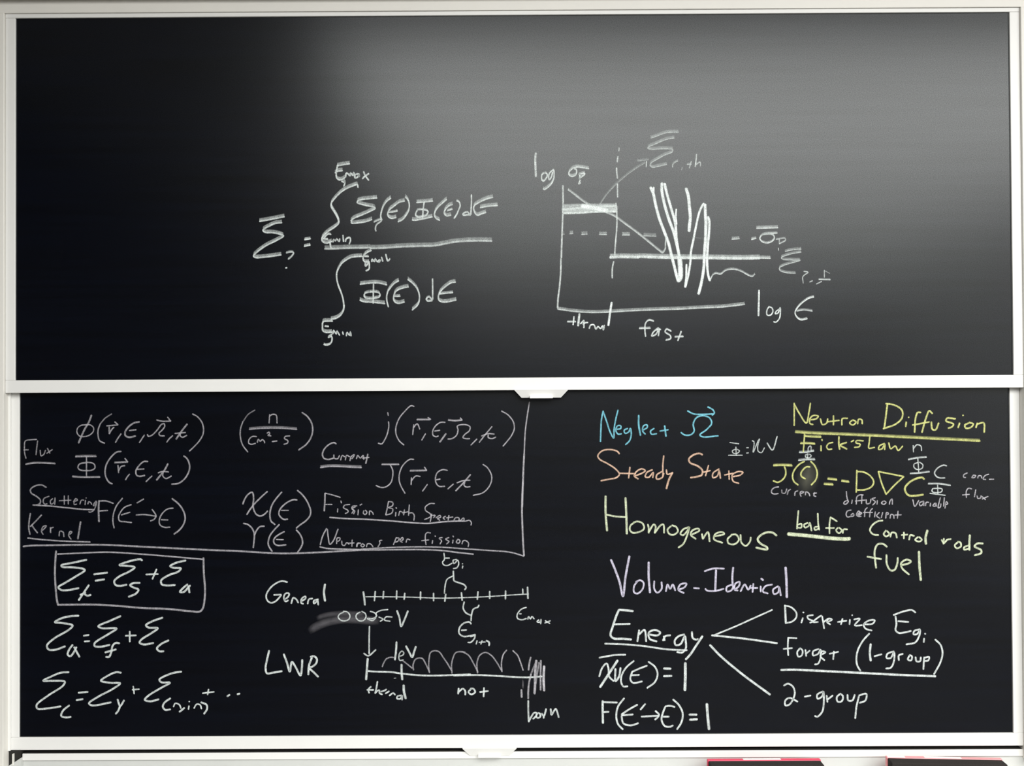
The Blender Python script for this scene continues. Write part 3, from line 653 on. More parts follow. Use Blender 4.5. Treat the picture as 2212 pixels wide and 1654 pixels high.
 ('L', 'chalk_number_line', 'white', 'white chalk number line with tick marks', """3 1.2 0.56|-4058 11983 -3557 11981 -2806 11965 -2055 11936 -1430 11946 -804 11968 -53 12014 372 12037
5.1 1.2 0.56|-4120 12121 -4095 11946 -4079 11759
4.4 1.2 0.56|-3794 12132 -3820 11870
4.4 1.2 0.56|-3569 12131 -3582 11931
4.4 1.2 0.56|-3213 12142 -3219 11917
4.4 1.2 0.56|-2993 12078 -3012 11903
4.4 1.2 0.56|-2563 12113 -2569 11901
4.4 1.2 0.56|-2212 12074 -2211 11862
4.4 1.2 0.56|-1880 12048 -1906 11848
4.4 1.2 0.56|-1454 12083 -1435 11871
4.4 1.2 0.56|-1003 12106 -1024 11894
4.4 1.2 0.56|-686 12117 -687 11917
4.4 1.2 0.56|-253 12127 -259 11902
4 1.2 0.56|211 12175 217 12050
4.7 1.2 0.56|343 12224 352 11912"""),
 ('L', 'chalk_word', 'white', 'white chalk E g labels with curly forks', """3.5 1.2 0.576|-1925 13159 -1913 12984 -1963 12909 -1926 12834 -1826 12821 -1701 12883
3.5 1.2 0.576|-1888 13022 -1775 13021
3.5 1.2 0.576|-1575 12983 -1675 12958 -1651 12870 -1550 12957 -1525 12857 -1576 12758 -1676 12733
3.5 1.2 0.576|-1413 12807 -1426 12744
3.5 1.2 0.576|-1425 12869 -1420 12857
4.2 1.2 0.576|-1672 12671 -1665 12508 -1653 12408 -1503 12345 -1378 12295 -1328 12220 -1366 12157
3.5 1.2 0.576|-1690 12534 -1840 12447 -1878 12360 -1904 12210 -1917 12060
4.2 1.2 0.576|-1380 11833 -1406 11659 -1332 11533 -1207 11470
4.2 1.2 0.576|-1195 11321 -1182 11483 -1131 11632 -1005 11694 -980 11744
4.4 1.2 0.576|-1195 11233 -1233 11284 -1383 11259 -1509 11135 -1522 10986 -1410 10898 -1234 10910 -1084 10946
4.4 1.2 0.576|-1459 11060 -1321 11072
4 1.2 0.576|-1084 10934 -1110 10834 -1210 10735 -1285 10735
3.5 1.2 0.576|-1210 10884 -1109 10921
3.5 1.2 0.576|-1035 10784 -1060 10684
3.5 1.2 0.576|-985 10734 -810 10745
3.5 1.2 0.576|-897 10783 -935 10684
4.7 1.2 0.576|-785 10783 -710 10733 -711 10645"""),
 ('L', 'chalk_word', 'white', 'white chalk label reading E max', """3.7 1.2 0.6|308 11675 170 11626 57 11477 69 11377 193 11339 306 11376
3.7 1.2 0.6|119 11501 169 11501
3.7 1.2 0.6|344 11351 369 11425 419 11363 457 11425 519 11362
3.7 1.2 0.6|644 11337 593 11287 668 11274 706 11349 693 11224
3.7 1.2 0.6|819 11311 943 11236
3.7 1.2 0.6|956 11310 806 11249"""),
 ('L', 'chalk_word', 'white', 'white chalk letters LWR', """5.3 1.2 0.688|-6684 10541 -6743 10291 -6782 10060 -6744 9925 -6570 9944 -6337 9981
5.3 1.2 0.688|-6288 10443 -6202 10212 -6125 9970 -6066 10230 -5970 10095 -5835 9863 -5796 10075 -5786 10287
5.3 1.2 0.688|-5524 10343 -5602 10132 -5622 9881
5.3 1.2 0.688|-5563 10363 -5466 10381 -5389 10304 -5409 10189 -5525 10093 -5603 10074 -5487 9958 -5352 9822"""),
 ('L', 'chalk_smear', 'faint', 'pale chalk smear behind the number', """21.2 1.2 0.13|-5619 11056 -5309 11228 -5019 11323 -4632 11379 -4148 11358 -3665 11317
13.8 1.2 0.1|-5405 11402 -5115 11497 -4631 11534 -4051 11512"""),
 ('L', 'chalk_word', 'white', 'white chalk label reading 0.025 eV', """3.5 1.2 0.592|-4650 11572 -4767 11515 -4806 11438 -4748 11361 -4632 11331 -4516 11379 -4486 11475 -4554 11572 -4670 11592
3.5 1.2 0.592|-4206 11570 -4302 11513 -4322 11436 -4245 11339 -4129 11338 -4051 11434 -4070 11531 -4167 11589
3.5 1.2 0.592|-3935 11588 -3819 11549 -3761 11472 -3858 11395 -4013 11396 -3878 11337 -3781 11414
3.5 1.2 0.592|-3451 11634 -3664 11606 -3780 11530 -3761 11452
3.5 1.2 0.592|-3703 11433 -3587 11374 -3665 11317
3.5 1.2 0.592|-3336 11431 -3510 11432 -3549 11355 -3394 11316
4.9 1.2 0.592|-3209 11604 -3142 11411 -3095 11179 -3007 11352 -2910 11593"""),
 ('L', 'chalk_arrow', 'white', 'white chalk arrow pointing down', """4.2 1.2 0.576|-3956 11183 -3966 10856 -3968 10432
4.2 1.2 0.576|-4113 10452 -3997 10384 -3784 10547"""),
 ('L', 'chalk_number_line', 'white', 'white chalk number line beside LWR', """5.8 1.2 0.64|-4007 10312 -4026 10088 -4052 9739
4.7 1.2 0.64|-4008 9975 -3814 9956 -3564 9948 -3314 9935 -3114 9903 -2814 9870 -2439 9843 -2064 9842 -1752 9853 -1433 9864 -1214 9869
5.8 1.2 0.64|-3088 10145 -3089 9959 -3071 9734
1.7 1.2 0.64|-3296 9773 -3240 9779
4.7 1.2 0.64|-1681 9841 -991 9850 -480 9822 287 9781 721 9804"""),
 ('L', 'chalk_curve', 'faint', 'faint chalk row of humps over the line', """3.7 1.2 0.384|-3614 10086 -3563 10210 -3488 10309 -3387 10340 -3287 10333
3.7 1.2 0.384|-3050 10245 -2938 10157 -2801 10044
3.7 1.2 0.384|-2764 9994 -2776 10131 -2712 10281 -2625 10318 -2525 10305 -2450 10192 -2339 9955
3.7 1.2 0.384|-2333 9918 -2351 10080 -2337 10329 -2299 10466 -2186 10515 -2061 10477 -1962 10339 -1850 10177 -1726 9965
3.7 1.2 0.384|-1720 9902 -1732 10127 -1687 10326 -1611 10462 -1430 10480 -1361 10467
3.7 1.2 0.384|-1448 10489 -1270 10387 -1143 10182 -1016 9927
3.7 1.2 0.384|-1029 9901 -1040 10182 -963 10385 -809 10461 -656 10384 -529 10230 -377 9975
3.7 1.2 0.496|-364 9937 -376 10179 -323 10408 -233 10522
3.7 1.2 0.496|-67 10508 60 10380 136 10202 211 9972"""),
 ('L', 'chalk_word', 'white', 'white chalk label reading 1 eV', """5.1 1.2 0.64|-3223 10757 -3237 10520 -3269 10271
3.5 1.2 0.48|-3150 10370 -3062 10394 -3024 10457 -3074 10507 -3137 10457 -3162 10333 -3138 10258 -3038 10270
5.3 1.2 0.64|-2967 10643 -2887 10493 -2800 10343 -2749 10480 -2698 10630"""),
 ('L', 'chalk_scribble', 'faint', 'vertical chalk scribble strokes at the line end', """4.7 1.2 0.48|420 10327 385 10184 356 9980
4.7 1.2 0.28|535 10143 424 9871
4.7 1.2 0.48|424 9871 368 9626 346 9394 345 9204
6.4 1.2 0.56|570 10238 534 9870 532 9598 517 9339
4.7 1.2 0.36|645 10183 588 9870 546 9598
4.7 1.2 0.52|693 10238 684 9870 682 9434
6.4 1.2 0.76|781 10087 765 9733 777 9420
5.2 1.2 0.56|162 9450 168 9245
4.7 1.2 0.16|205 9736 203 9463"""),
 ('L', 'chalk_word', 'white', 'white chalk word born', """4.7 1.2 0.52|345 9156 344 8918 355 8577
4.7 1.2 0.624|356 8591 431 8727 500 8822 569 8822 555 8740 472 8659
4.7 1.2 0.624|596 8808 555 8740 595 8685 664 8712 664 8794 610 8821
4.7 1.2 0.624|705 8807 766 8739 829 8929
4.7 1.2 0.624|766 8739 759 8678
4.7 1.2 0.624|952 8929 972 8765 1034 8860 1089 8928 1129 8846 1169 8696"""),
 ('L', 'chalk_word', 'white', 'white chalk word thermal under the line', """4.4 1.2 0.64|-3922 9552 -3991 9477 -3972 9377
4.4 1.2 0.64|-4028 9465 -3853 9464
4.4 1.2 0.64|-3746 9688 -3772 9526 -3810 9364
4.4 1.2 0.64|-3804 9377 -3741 9439 -3691 9451 -3691 9376 -3616 9338
4.4 1.2 0.64|-3654 9413 -3566 9438 -3503 9475
4.4 1.2 0.64|-3529 9363 -3428 9425
4.4 1.2 0.64|-3423 9306 -3316 9374 -3266 9324
4.4 1.2 0.64|-3091 9311 -3204 9287 -3217 9225 -3117 9224 -3079 9311 -3079 9187
6.3 1.2 0.64|-3034 9585 -3028 9423 -2979 9223"""),
 ('L', 'chalk_word', 'white', 'white chalk word not', """4.7 1.2 0.688|-1542 9496 -1556 9344
4.7 1.2 0.688|-1543 9395 -1427 9483 -1364 9419 -1364 9317
4.7 1.2 0.688|-1197 9482 -1274 9393 -1198 9329 -1095 9392 -1146 9482 -1223 9482
4.7 1.2 0.688|-852 9506 -866 9264
4.7 1.2 0.688|-968 9392 -737 9416"""),
 ('L', 'chalk_word', 'cyan', 'cyan chalk word Neglect', """4 1.2 0.605|2349 16161 2364 16496 2377 16735 2427 16997
4 1.2 0.605|2427 16986 2520 16710 2614 16422 2709 16255 2722 16494 2772 16780 2834 17019
4 1.2 0.605|2782 16493 2902 16517 2902 16588 2819 16589 2770 16469 2829 16362 2925 16373
4 1.2 0.605|3093 16516 2997 16468 3021 16384 3117 16420 3165 16515 3188 16348 3139 16181 3030 16074
4.7 1.2 0.605|3395 16873 3393 16610 3439 16323
4 1.2 0.605|3499 16466 3620 16537 3620 16608 3524 16585 3499 16442 3570 16358
4 1.2 0.605|3811 16512 3715 16441 3738 16357 3881 16368
4.7 1.2 0.605|4098 16582 4132 16295
4 1.2 0.605|3966 16439 4193 16474"""),
 ('L', 'chalk_symbol', 'cyan', 'cyan chalk omega with an arrow', """4.2 1.9 0.605|4539 16400 4646 16328 4814 16339 4898 16434 4876 16626 4961 16793 5128 16852 5319 16791 5378 16647 5245 16480 5053 16326 5124 16278 5554 16299
4.2 1.9 0.605|4723 16985 4890 16901 5129 16887 5416 16898
4.2 1.9 0.605|5274 17090 5417 17006 5452 16922 5392 16862"""),
 ('L', 'chalk_formula', 'white', 'small white chalk formula with phi and v', """3 1.2 0.504|5864 16119 6114 16081
3 1.2 0.504|5825 15772 6207 15770
3 1.2 0.504|6030 15998 6040 15759
3 1.2 0.504|6030 15938 5934 15891 5957 15831 6077 15831 6125 15890 6054 15938
3 1.2 0.504|6317 15973 6376 15973
3 1.2 0.504|6315 15829 6375 15834
3 1.2 0.504|6474 16163 6521 16139 6495 15852
3 1.2 0.504|6507 15852 6653 16186 6677 16210 6628 16043 6638 15876 6722 15839 6807 15970
3.7 1.2 0.504|6879 16101 7021 15909 7156 16279"""),
 ('L', 'chalk_word', 'peach', 'peach chalk word Steady', """4.2 1.9 0.59|2861 15824 2802 15896 2611 15944 2396 15910 2275 15779 2322 15683 2537 15562 2751 15418 2858 15274 2773 15179 2606 15144 2355 15098
4.2 1.9 0.59|3146 15464 3108 15165
4.2 1.9 0.59|2870 15298 3300 15284
4.2 1.9 0.59|3276 15224 3467 15295 3563 15366 3468 15414 3324 15343 3264 15224 3371 15140
4.2 1.9 0.59|3755 15389 3611 15318 3562 15199 3658 15186 3778 15317 3765 15174
4.2 1.9 0.59|4068 15770 4043 15531 4040 15196
4.2 1.9 0.59|4017 15340 3873 15245 3873 15138 4016 15173 4065 15292
4.2 1.9 0.59|4137 15387 4160 15267 4280 15291
5.1 1.9 0.59|4304 15314 4207 15124 4133 14874"""),
 ('L', 'chalk_word', 'peach', 'peach chalk word State', """4.9 1.9 0.59|5120 15788 5049 15824 4881 15789 4749 15670 4784 15575 4998 15478 5117 15358 5092 15239 4948 15192 4793 15169
4 1.9 0.59|5285 15500 5199 15214
4 1.9 0.59|5116 15310 5332 15357
4 1.9 0.59|5571 15403 5403 15285 5402 15165 5522 15213 5571 15356 5605 15141
4 1.9 0.59|5834 15354 5844 15115
4 1.9 0.59|5713 15236 5953 15282
4 1.9 0.59|5928 15187 6143 15233 6216 15305 6096 15329 5928 15234 5951 15067 6106 15007"""),
 ('L', 'chalk_word', 'yellow', 'yellow chalk word Neutron', """4.2 1.2 0.612|7622 16569 7625 16868 7628 17181
4.2 1.2 0.612|7627 17152 7767 16895 7950 16638 8024 16922 8069 17178
4.2 1.2 0.612|8050 16723 8221 16751 8279 16821 8137 16836 8050 16751 8049 16623 8134 16594
4.2 1.2 0.612|8335 16750 8390 16593 8505 16635 8534 16749
4.2 1.2 0.612|8691 16833 8689 16577
4.2 1.2 0.612|8505 16664 8847 16705
4.2 1.2 0.612|8917 16576 8932 16747 9075 16760
4.2 1.2 0.612|9217 16717 9130 16632 9215 16575 9301 16659 9217 16717
4.2 1.2 0.612|9344 16602 9373 16730 9458 16716 9472 16602"""),
 ('L', 'chalk_word', 'yellow', 'yellow chalk word Diffusion', """4.7 1.9 0.634|10160 17139 10113 16797 10068 16485
4.7 1.9 0.634|10117 17153 10358 17109 10556 16966 10554 16767 10382 16597 10039 16471
4.7 1.9 0.634|10667 16652 10651 16524
4.7 1.9 0.634|10725 16780 10739 16771
4.7 1.9 0.634|11067 16906 10982 16907 10924 16765 10891 16367
4.7 1.9 0.634|11380 16876 11295 16948 11208 16763 11090 16365
4.7 1.9 0.634|10836 16566 11292 16649
4.7 1.9 0.634|11349 16649 11375 16449 11461 16435 11548 16619
4.7 1.9 0.634|12004 16730 11777 16746 11747 16675 11946 16589 11916 16518 11802 16476
4.7 1.9 0.634|12116 16616 12072 16488
4.7 1.9 0.634|12204 16829 12218 16815
4.7 1.9 0.634|12372 16615 12258 16558 12285 16473 12428 16501 12486 16586 12372 16629
4.7 1.9 0.634|12600 16614 12556 16486
4.7 1.9 0.634|12599 16585 12770 16613 12782 16357"""),
 ('L', 'chalk_underline', 'yellow', 'yellow chalk underline under Neutron Diffusion', """5.2 6.2 0.504|7649 16389 8218 16352 9071 16314 10208 16256 11628 16178 12665 16124"""),
 ('L', 'chalk_word', 'yellow', "yellow chalk word Fick's", """4 1.9 0.59|7901 16356 7885 16139 7861 15850
4 5 0.59|7908 16276 8096 16261 8349 16252
4 5 0.59|7790 16082 7993 16081 8181 16065
4.4 1.9 0.59|8346 16021 8345 15876
4 1.9 0.59|8370 16194 8377 16151
4 1.9 0.59|8672 16106 8557 16078 8498 15991 8541 15919 8642 15925
4.7 1.9 0.59|8833 16264 8831 16062 8851 15917
4.7 1.9 0.59|9041 16104 8874 16033 9047 15923
4 1.9 0.59|9237 16161 9164 16118
4 1.9 0.59|9497 16145 9309 16146 9294 16095 9409 16051 9380 15987 9249 15966"""),
 ('L', 'chalk_word', 'yellow', 'yellow chalk word Law', """4 1.9 0.612|9677 16293 9657 16111 9646 15947 9801 15965
4 1.9 0.612|10075 16072 9929 16000 9910 15909 10001 15927 10075 16054 10074 15899
4 1.9 0.612|10185 16090 10238 15926 10366 15998 10437 15879 10566 15997"""),
 ('L', 'chalk_smear', 'dusty', 'round yellow chalk smear', """75 1.2 0.13|7653 15273 7912 15185 8316 15125
75 1.2 0.08|7680 15013 7939 14983 8171 15039
75 1.2 0.08|7799 15417 8029 15329 8290 15356"""),
 ('L', 'chalk_formula', 'yellow', 'yellow chalk diffusion formula with a triangle', """4.4 5 0.605|7048 15486 7294 15494 7554 15479
4.4 1.9 0.605|7344 15462 7379 15347 7371 15217 7290 15101 7159 15030 7037 15074
4.4 1.9 0.605|7894 15597 7771 15532 7654 15417 7581 15288 7565 15158 7608 15042 7715 14955
4.4 1.9 0.605|8038 15444 7944 15445 7842 15359 7790 15258 7811 15185 7912 15120
4.4 1.9 0.605|8061 15596 8161 15487 8225 15342 8231 15212 8186 15082 8069 14953
4.4 5 0.605|8519 15117 8764 15087
4.4 5 0.605|8416 14973 8662 14957
4.4 5 0.605|8894 15057 9096 15027
4.4 1.9 0.605|9313 15348 9301 15021 9289 14748
4.4 1.9 0.605|9313 15312 9503 15293 9684 15183 9765 15037 9718 14910 9535 14820 9299 14812
4.4 1.9 0.605|9895 15309 10176 15253 10585 15169
4.4 1.9 0.605|9895 15309 9974 15018 10098 14690
4.4 1.9 0.605|10098 14690 10337 14943 10585 15169
5.3 1.9 0.605|11139 15093 11084 15139 10902 15104 10719 14996 10618 14869 10626 14760 10716 14659 10897 14649 11107 14676"""),
 ('L', 'chalk_note', 'white', 'small white chalk note above the bracket', """3.5 2.5 0.36|7991 15849 8006 15979 8064 16008 8078 15878
3.5 5 0.504|7752 15836 7947 15842 8150 15877
3.5 5 0.504|7728 15619 7945 15640 8177 15639
3.5 2.5 0.36|7990 15791 7918 15763 7932 15705 8018 15690 8076 15748 8019 15791
3.5 2.5 0.36|7983 15806 7974 15661"""),
 ('L', 'chalk_note', 'white', 'small white chalk notes around the letter C', """3.3 1.2 0.504|10848 16014 10855 15832
3.3 1.2 0.504|10856 15923 10948 16031 11057 15994 11074 15867
3.3 3.8 0.504|10708 15623 10926 15668 11209 15688
3.3 1.2 0.504|10972 15658 10995 15285
3.3 1.2 0.504|10980 15549 10870 15504 10869 15413 10959 15358 11087 15394 11106 15485 11016 15558
3.3 3.8 0.504|10758 15246 10995 15258 11286 15293
3.7 1.2 0.504|11752 15454 11670 15473 11505 15392 11422 15265 11467 15174 11557 15128 11703 15127
3.3 3.8 0.504|11246 14966 11537 14964 11855 14917
3.3 1.2 0.504|11501 14937 11507 14701
3.3 1.2 0.504|11500 14846 11363 14829 11353 14756 11462 14728 11608 14755 11618 14827 11518 14850
3.3 1.2 0.504|11289 14711 11707 14654"""),
 ('L', 'chalk_note', 'faint', 'faint chalk note reading conc', """3.3 1.2 0.504|12313 15260 12213 15206 12212 15143 12266 15133
3.3 1.2 0.504|12467 15187 12430 15132 12503 15132 12540 15186 12467 15196
3.3 1.2 0.504|12594 15113 12612 15177 12685 15176 12703 15113
3.3 1.2 0.504|12895 15221 12794 15185 12739 15094 12811 15076
3.3 1.2 0.504|12902 15084 13030 15084"""),
 ('L', 'chalk_note', 'faint', 'faint chalk note reading flux', """3.3 1.2 0.518|12427 14823 12336 14842 12281 14769 12279 14588
3.3 1.2 0.518|12170 14661 12361 14678
3.3 1.2 0.518|12536 14805 12497 14605
3.3 1.2 0.518|12570 14641 12587 14568 12660 14577 12679 14640
3.3 1.2 0.518|12697 14622 12796 14531
3.3 1.2 0.518|12870 14621 12705 14549"""),
 ('L', 'chalk_note', 'faint', 'faint chalk note reading current', """3.5 1.2 0.504|7187 14907 7071 14886 6991 14814 6998 14742 7070 14713 7171 14727
3.5 1.2 0.36|7266 14827 7280 14740 7359 14740 7404 14855
3.5 1.2 0.36|7417 14696 7446 14797 7505 14840
3.5 1.2 0.504|7619 14667 7634 14768 7707 14796
3.5 1.2 0.504|7764 14709 7865 14766 7793 14781 7764 14724 7792 14644
3.5 1.2 0.504|7908 14679 7923 14766 7995 14737 8030 14657
3.5 1.2 0.504|8154 14750 8139 14664 8196 14642
3.5 1.2 0.504|8125 14722 8212 14736"""),
 ('L', 'chalk_note', 'faint', 'faint chalk note reading diffusion', """3.3 1.2 0.518|9021 14775 9034 14616 9076 14486
3.3 1.2 0.518|9062 14529 8975 14501 8946 14443 9003 14428 9076 14500
3.3 1.2 0.36|9178 14543 9162 14442
3.3 1.2 0.518|9286 14421 9306 14621 9370 14675 9479 14675
3.3 1.2 0.518|9431 14439 9443 14657
3.3 1.2 0.518|9259 14512 9532 14538
3.3 1.2 0.518|9560 14547 9568 14438 9659 14456 9687 14565
3.3 1.2 0.518|9806 14600 9715 14565 9805 14491 9731 14401
3.3 1.2 0.518|9860 14527 9850 14418
3.3 1.2 0.518|10023 14508 9968 14454 10040 14417 10096 14472 10041 14517
3.3 1.2 0.518|10186 14417 10205 14507 10260 14562 10268 14416"""),
 ('L', 'chalk_note', 'faint', 'faint chalk note reading coefficient', """3.3 1.2 0.504|9155 14095 9219 14113 9202 14176 9137 14131
3.3 1.2 0.504|9292 14149 9402 14184 9348 14239 9292 14131 9364 14085
3.3 1.2 0.504|9585 14329 9530 14275 9510 14084
3.3 1.2 0.504|9730 14310 9675 14256 9646 14074
3.3 1.2 0.504|9475 14202 9729 14201
3.3 1.2 0.504|9802 14219 9782 14074
3.3 1.2 0.504|9911 14200 9837 14110 9928 14036
3.3 1.2 0.504|10002 14200 9964 14054
3.3 1.2 0.504|10092 14126 10165 14162 10111 14199 10082 14036
3.3 1.2 0.504|10200 14035 10229 14144 10292 14125 10309 14035
3.3 1.2 0.504|10420 14234 10400 14034
3.3 1.2 0.504|10328 14125 10510 14133
3.3 1.2 0.504|9146 14269 9045 14241 9008 14154 9043 14082 9145 14096
3.3 1.2 0.504|9347 14124 9434 14181 9377 14210 9347 14109 9419 14094"""),
 ('L', 'chalk_note', 'faint', 'faint chalk note reading variable', """3.3 1.2 0.533|10824 14541 10876 14359 10987 14522
3.3 1.2 0.533|11114 14503 11004 14449 11022 14376 11095 14412 11114 14503 11122 14376
3.3 1.2 0.533|11167 14375 11186 14466 11259 14466
3.3 1.2 0.533|11304 14447 11294 14357
3.3 1.2 0.533|11423 14447 11367 14374 11422 14356 11450 14447 11458 14356
3.3 1.2 0.533|11570 14591 11512 14319 11567 14337 11586 14428
3.3 1.2 0.533|11679 14591 11658 14355
3.3 1.2 0.533|11695 14391 11768 14427 11732 14482 11694 14300"""),
 ('L', 'chalk_word', 'pale_green', 'pale green chalk words bad for', """4.4 1.2 0.612|7715 14261 7687 13980 7672 13763
4.4 1.2 0.612|7685 13802 7788 13801 7788 13903 7699 13878
4.4 1.2 0.612|7968 13928 7865 13877 7890 13800 7993 13851 8019 13928 8068 13710
4.4 1.2 0.612|8239 14182 8249 13901 8273 13735
4.4 1.2 0.612|8235 13824 8146 13799 8158 13735 8273 13773
4.4 1.2 0.612|8553 13631 8556 13899 8583 14078
4.4 1.2 0.612|8583 14078 8761 13962
4.4 1.2 0.612|8452 13785 8682 13784
4.4 1.2 0.612|8785 13796 8733 13720 8809 13643 8886 13719 8810 13796
4.4 1.2 0.612|8911 13642 8938 13744 9040 13744"""),
 ('L', 'chalk_underline', 'pale_green', 'thick pale green chalk underline', """9.3 3.8 0.698|7428 13629 8041 13570 8552 13511 9012 13483 9101 13493"""),
 ('L', 'chalk_word', 'pale_green', 'pale green chalk word Control', """4.7 1.2 0.634|10001 13981 9860 13957 9706 13842 9653 13715 9729 13612 9882 13586
4.7 1.2 0.634|10088 13713 10023 13611 10086 13547 10176 13610 10113 13700
4.7 1.2 0.634|10201 13533 10241 13648 10343 13635 10380 13507
4.7 1.2 0.634|10573 13659 10571 13481
4.7 1.2 0.634|10508 13583 10675 13595
4.7 1.2 0.634|10711 13454 10751 13582 10853 13556
4.7 1.2 0.634|10955 13530 10878 13453 10979 13402 11056 13453 10981 13530
6.4 1.2 0.634|11212 13707 11159 13503 11170 13337"""),
 ('L', 'chalk_word', 'pale_green', 'pale green chalk word rods', """4.7 1.2 0.634|11657 13488 11643 13335
4.7 1.2 0.634|11593 13450 11656 13360 11746 13449 11849 13469
4.7 1.2 0.634|12052 13397 11949 13295 11999 13218 12115 13269 12103 13371 12027 13397
5.8 1.2 0.634|12361 13574 12346 13370 12344 13165
4.7 1.2 0.634|12332 13293 12204 13243 12203 13179 12357 13216
5.3 1.2 0.634|12716 13342 12563 13343 12485 13267 12663 13164 12662 13087 12482 13024"""),
 ('L', 'chalk_word', 'pale_green', 'pale green chalk word fuel', """5.1 1.2 0.612|10109 13266 10007 13343 9854 13331 9775 13153 9786 12897 9809 12693
5.1 1.2 0.612|9570 13001 9952 12935
5.1 1.2 0.612|10094 13049 10104 12794 10205 12627 10307 12640 10385 12818 10400 12971
5.1 1.2 0.612|10487 12766 10692 12816 10756 12867 10642 12919 10488 12817 10512 12690 10702 12510
6.4 1.2 0.612|10976 13134 10985 12738 11019 12356"""),
 ('L', 'chalk_word', 'pale_green', 'pale green chalk word Homogeneous', """5.8 1.2 0.626|2479 14681 2476 14238 2513 13737
5.8 1.2 0.626|3020 14631 3040 14119 3049 13653
4.7 1.2 0.626|2492 14180 2714 14132 3040 14107
4.7 1.2 0.626|3249 13955 3155 13885 3131 13769 3200 13687 3364 13698 3516 13790 3482 13930 3342 13989 3226 13955
4.7 1.2 0.626|3622 13906 3644 13813 3643 13673
4.7 1.2 0.626|3643 13697 3785 13905 3831 13859 3807 13672
4.7 1.2 0.626|3807 13672 3971 13881 4041 13904 4063 13671
4.7 1.2 0.626|4251 13856 4157 13764 4203 13647 4319 13623 4436 13716 4391 13833 4274 13880
4.7 1.2 0.626|4740 13831 4577 13762 4506 13646 4575 13610 4716 13761 4752 13831 4668 13552 4574 13366 4445 13274
4.7 1.2 0.626|4809 13621 5019 13736 4996 13783 4833 13737 4785 13621 4924 13504
4.7 1.2 0.626|5089 13643 5111 13503
4.7 1.2 0.626|5111 13503 5252 13688 5297 13432
4.7 1.2 0.626|5414 13571 5695 13640 5648 13686 5461 13641 5414 13501 5646 13396
4.7 1.2 0.626|5881 13592 5787 13500 5809 13383 5972 13359 6089 13475 6021 13615 5881 13615
4.7 1.2 0.626|6137 13614 6159 13405 6274 13311 6392 13427 6416 13543
5.6 1.2 0.626|7116 13586 7000 13668 6790 13657 6602 13496 6671 13379 6857 13262 6856 13215 6554 13263"""),
 ('L', 'chalk_word', 'lavender', 'lavender chalk word Volume', """5.8 1.2 0.612|2613 12957 2727 12677 2842 12351 2932 11967 3006 12490 3114 13048
4.7 1.2 0.612|3331 12372 3237 12233 3236 12070 3329 12035 3469 12162 3494 12325 3401 12395 3284 12349
5.8 1.2 0.612|3638 12882 3635 12487 3667 12056
4.7 1.2 0.612|3786 12370 3784 12160 3865 12055 3982 12159 3983 12345
4.7 1.2 0.612|4098 12089 4146 12275 4215 12158 4286 12274 4354 12111
4.7 1.2 0.612|4448 12134 4611 12203 4659 12296 4495 12273 4436 12134 4587 12040
4.7 1.2 0.612|4856 12178 5007 12166"""),
 ('L', 'chalk_word', 'lavender', 'lavender chalk word Identical', """4.7 1.2 0.612|5151 12630 5384 12699 5687 12697
5.8 1.2 0.612|5465 12664 5438 12106
4.7 1.2 0.612|5170 12154 5216 12107 5438 12094 5671 12151
5.3 1.2 0.612|5932 12731 5906 12475 5916 12220
4.7 1.2 0.612|5905 12266 5753 12197 5752 12081 5868 12104 5939 12220
4.7 1.2 0.612|5962 12126 6079 12219 6103 12335 5986 12289 5962 12126 6055 12103
4.7 1.2 0.612|6124 12079 6242 12265 6334 12125 6405 12241
4.7 1.2 0.612|6476 12287 6450 12054
4.7 1.2 0.612|6381 12171 6591 12170
4.7 1.2 0.612|6673 12216 6672 12065
5.3 1.2 0.612|6686 12425 6744 12378
4.7 1.2 0.612|6988 12261 6801 12215 6730 12076 6869 12017
4.7 1.2 0.612|7150 12214 7010 12121 7032 12005 7149 12051 7173 12190 7218 11958
6.4 1.2 0.612|7353 12724 7373 12352 7380 11910"""),
 ('L', 'chalk_word', 'white', 'white chalk word Energy', """5.8 1.2 0.72|3203 11560 3012 11582 2821 11597
5.8 1.2 0.72|2821 11597 2748 11431 2651 11146 2590 10908 2673 10825 2935 10812 3150 10792
5.1 1.2 0.72|2675 11205 3117 11215
5.1 1.2 0.72|3316 10738 3366 11047
5.1 1.2 0.72|3365 10929 3509 11047 3555 10737
5.1 1.2 0.72|3628 10927 3866 10902 3938 10973 3795 11045 3628 10975 3651 10808 3841 10736
5.1 1.2 0.72|4008 10759 4080 10878 4212 10901
5.1 1.2 0.72|4033 10878 4056 10759
5.1 1.2 0.72|4593 10923 4438 10876 4330 10757 4353 10638 4484 10662 4605 10875 4628 10732 4626 10542 4530 10435 4387 10448
5.1 1.2 0.72|4797 10993 4819 10826 4914 10778 4962 10802
5.8 1.2 0.72|5082 10873 4889 10588 4744 10375 4624 10245"""),
 ('L', 'chalk_underline', 'white', 'white chalk underline under Energy', """4.7 1.9 0.704|2433 10683 3053 10656 3530 10607 4125 10521 4662 10494"""),
 ('L', 'chalk_line', 'white', 'three white chalk lines fanning out from Energy', """4.2 1.2 0.704|5416 10907 5918 11107 6397 11318 6984 11577
5.1 1.2 0.704|5333 10895 6154 10808 7107 10673
5.8 1.2 0.704|5283 10634 5555 10347 6146 9846 6904 9284"""),
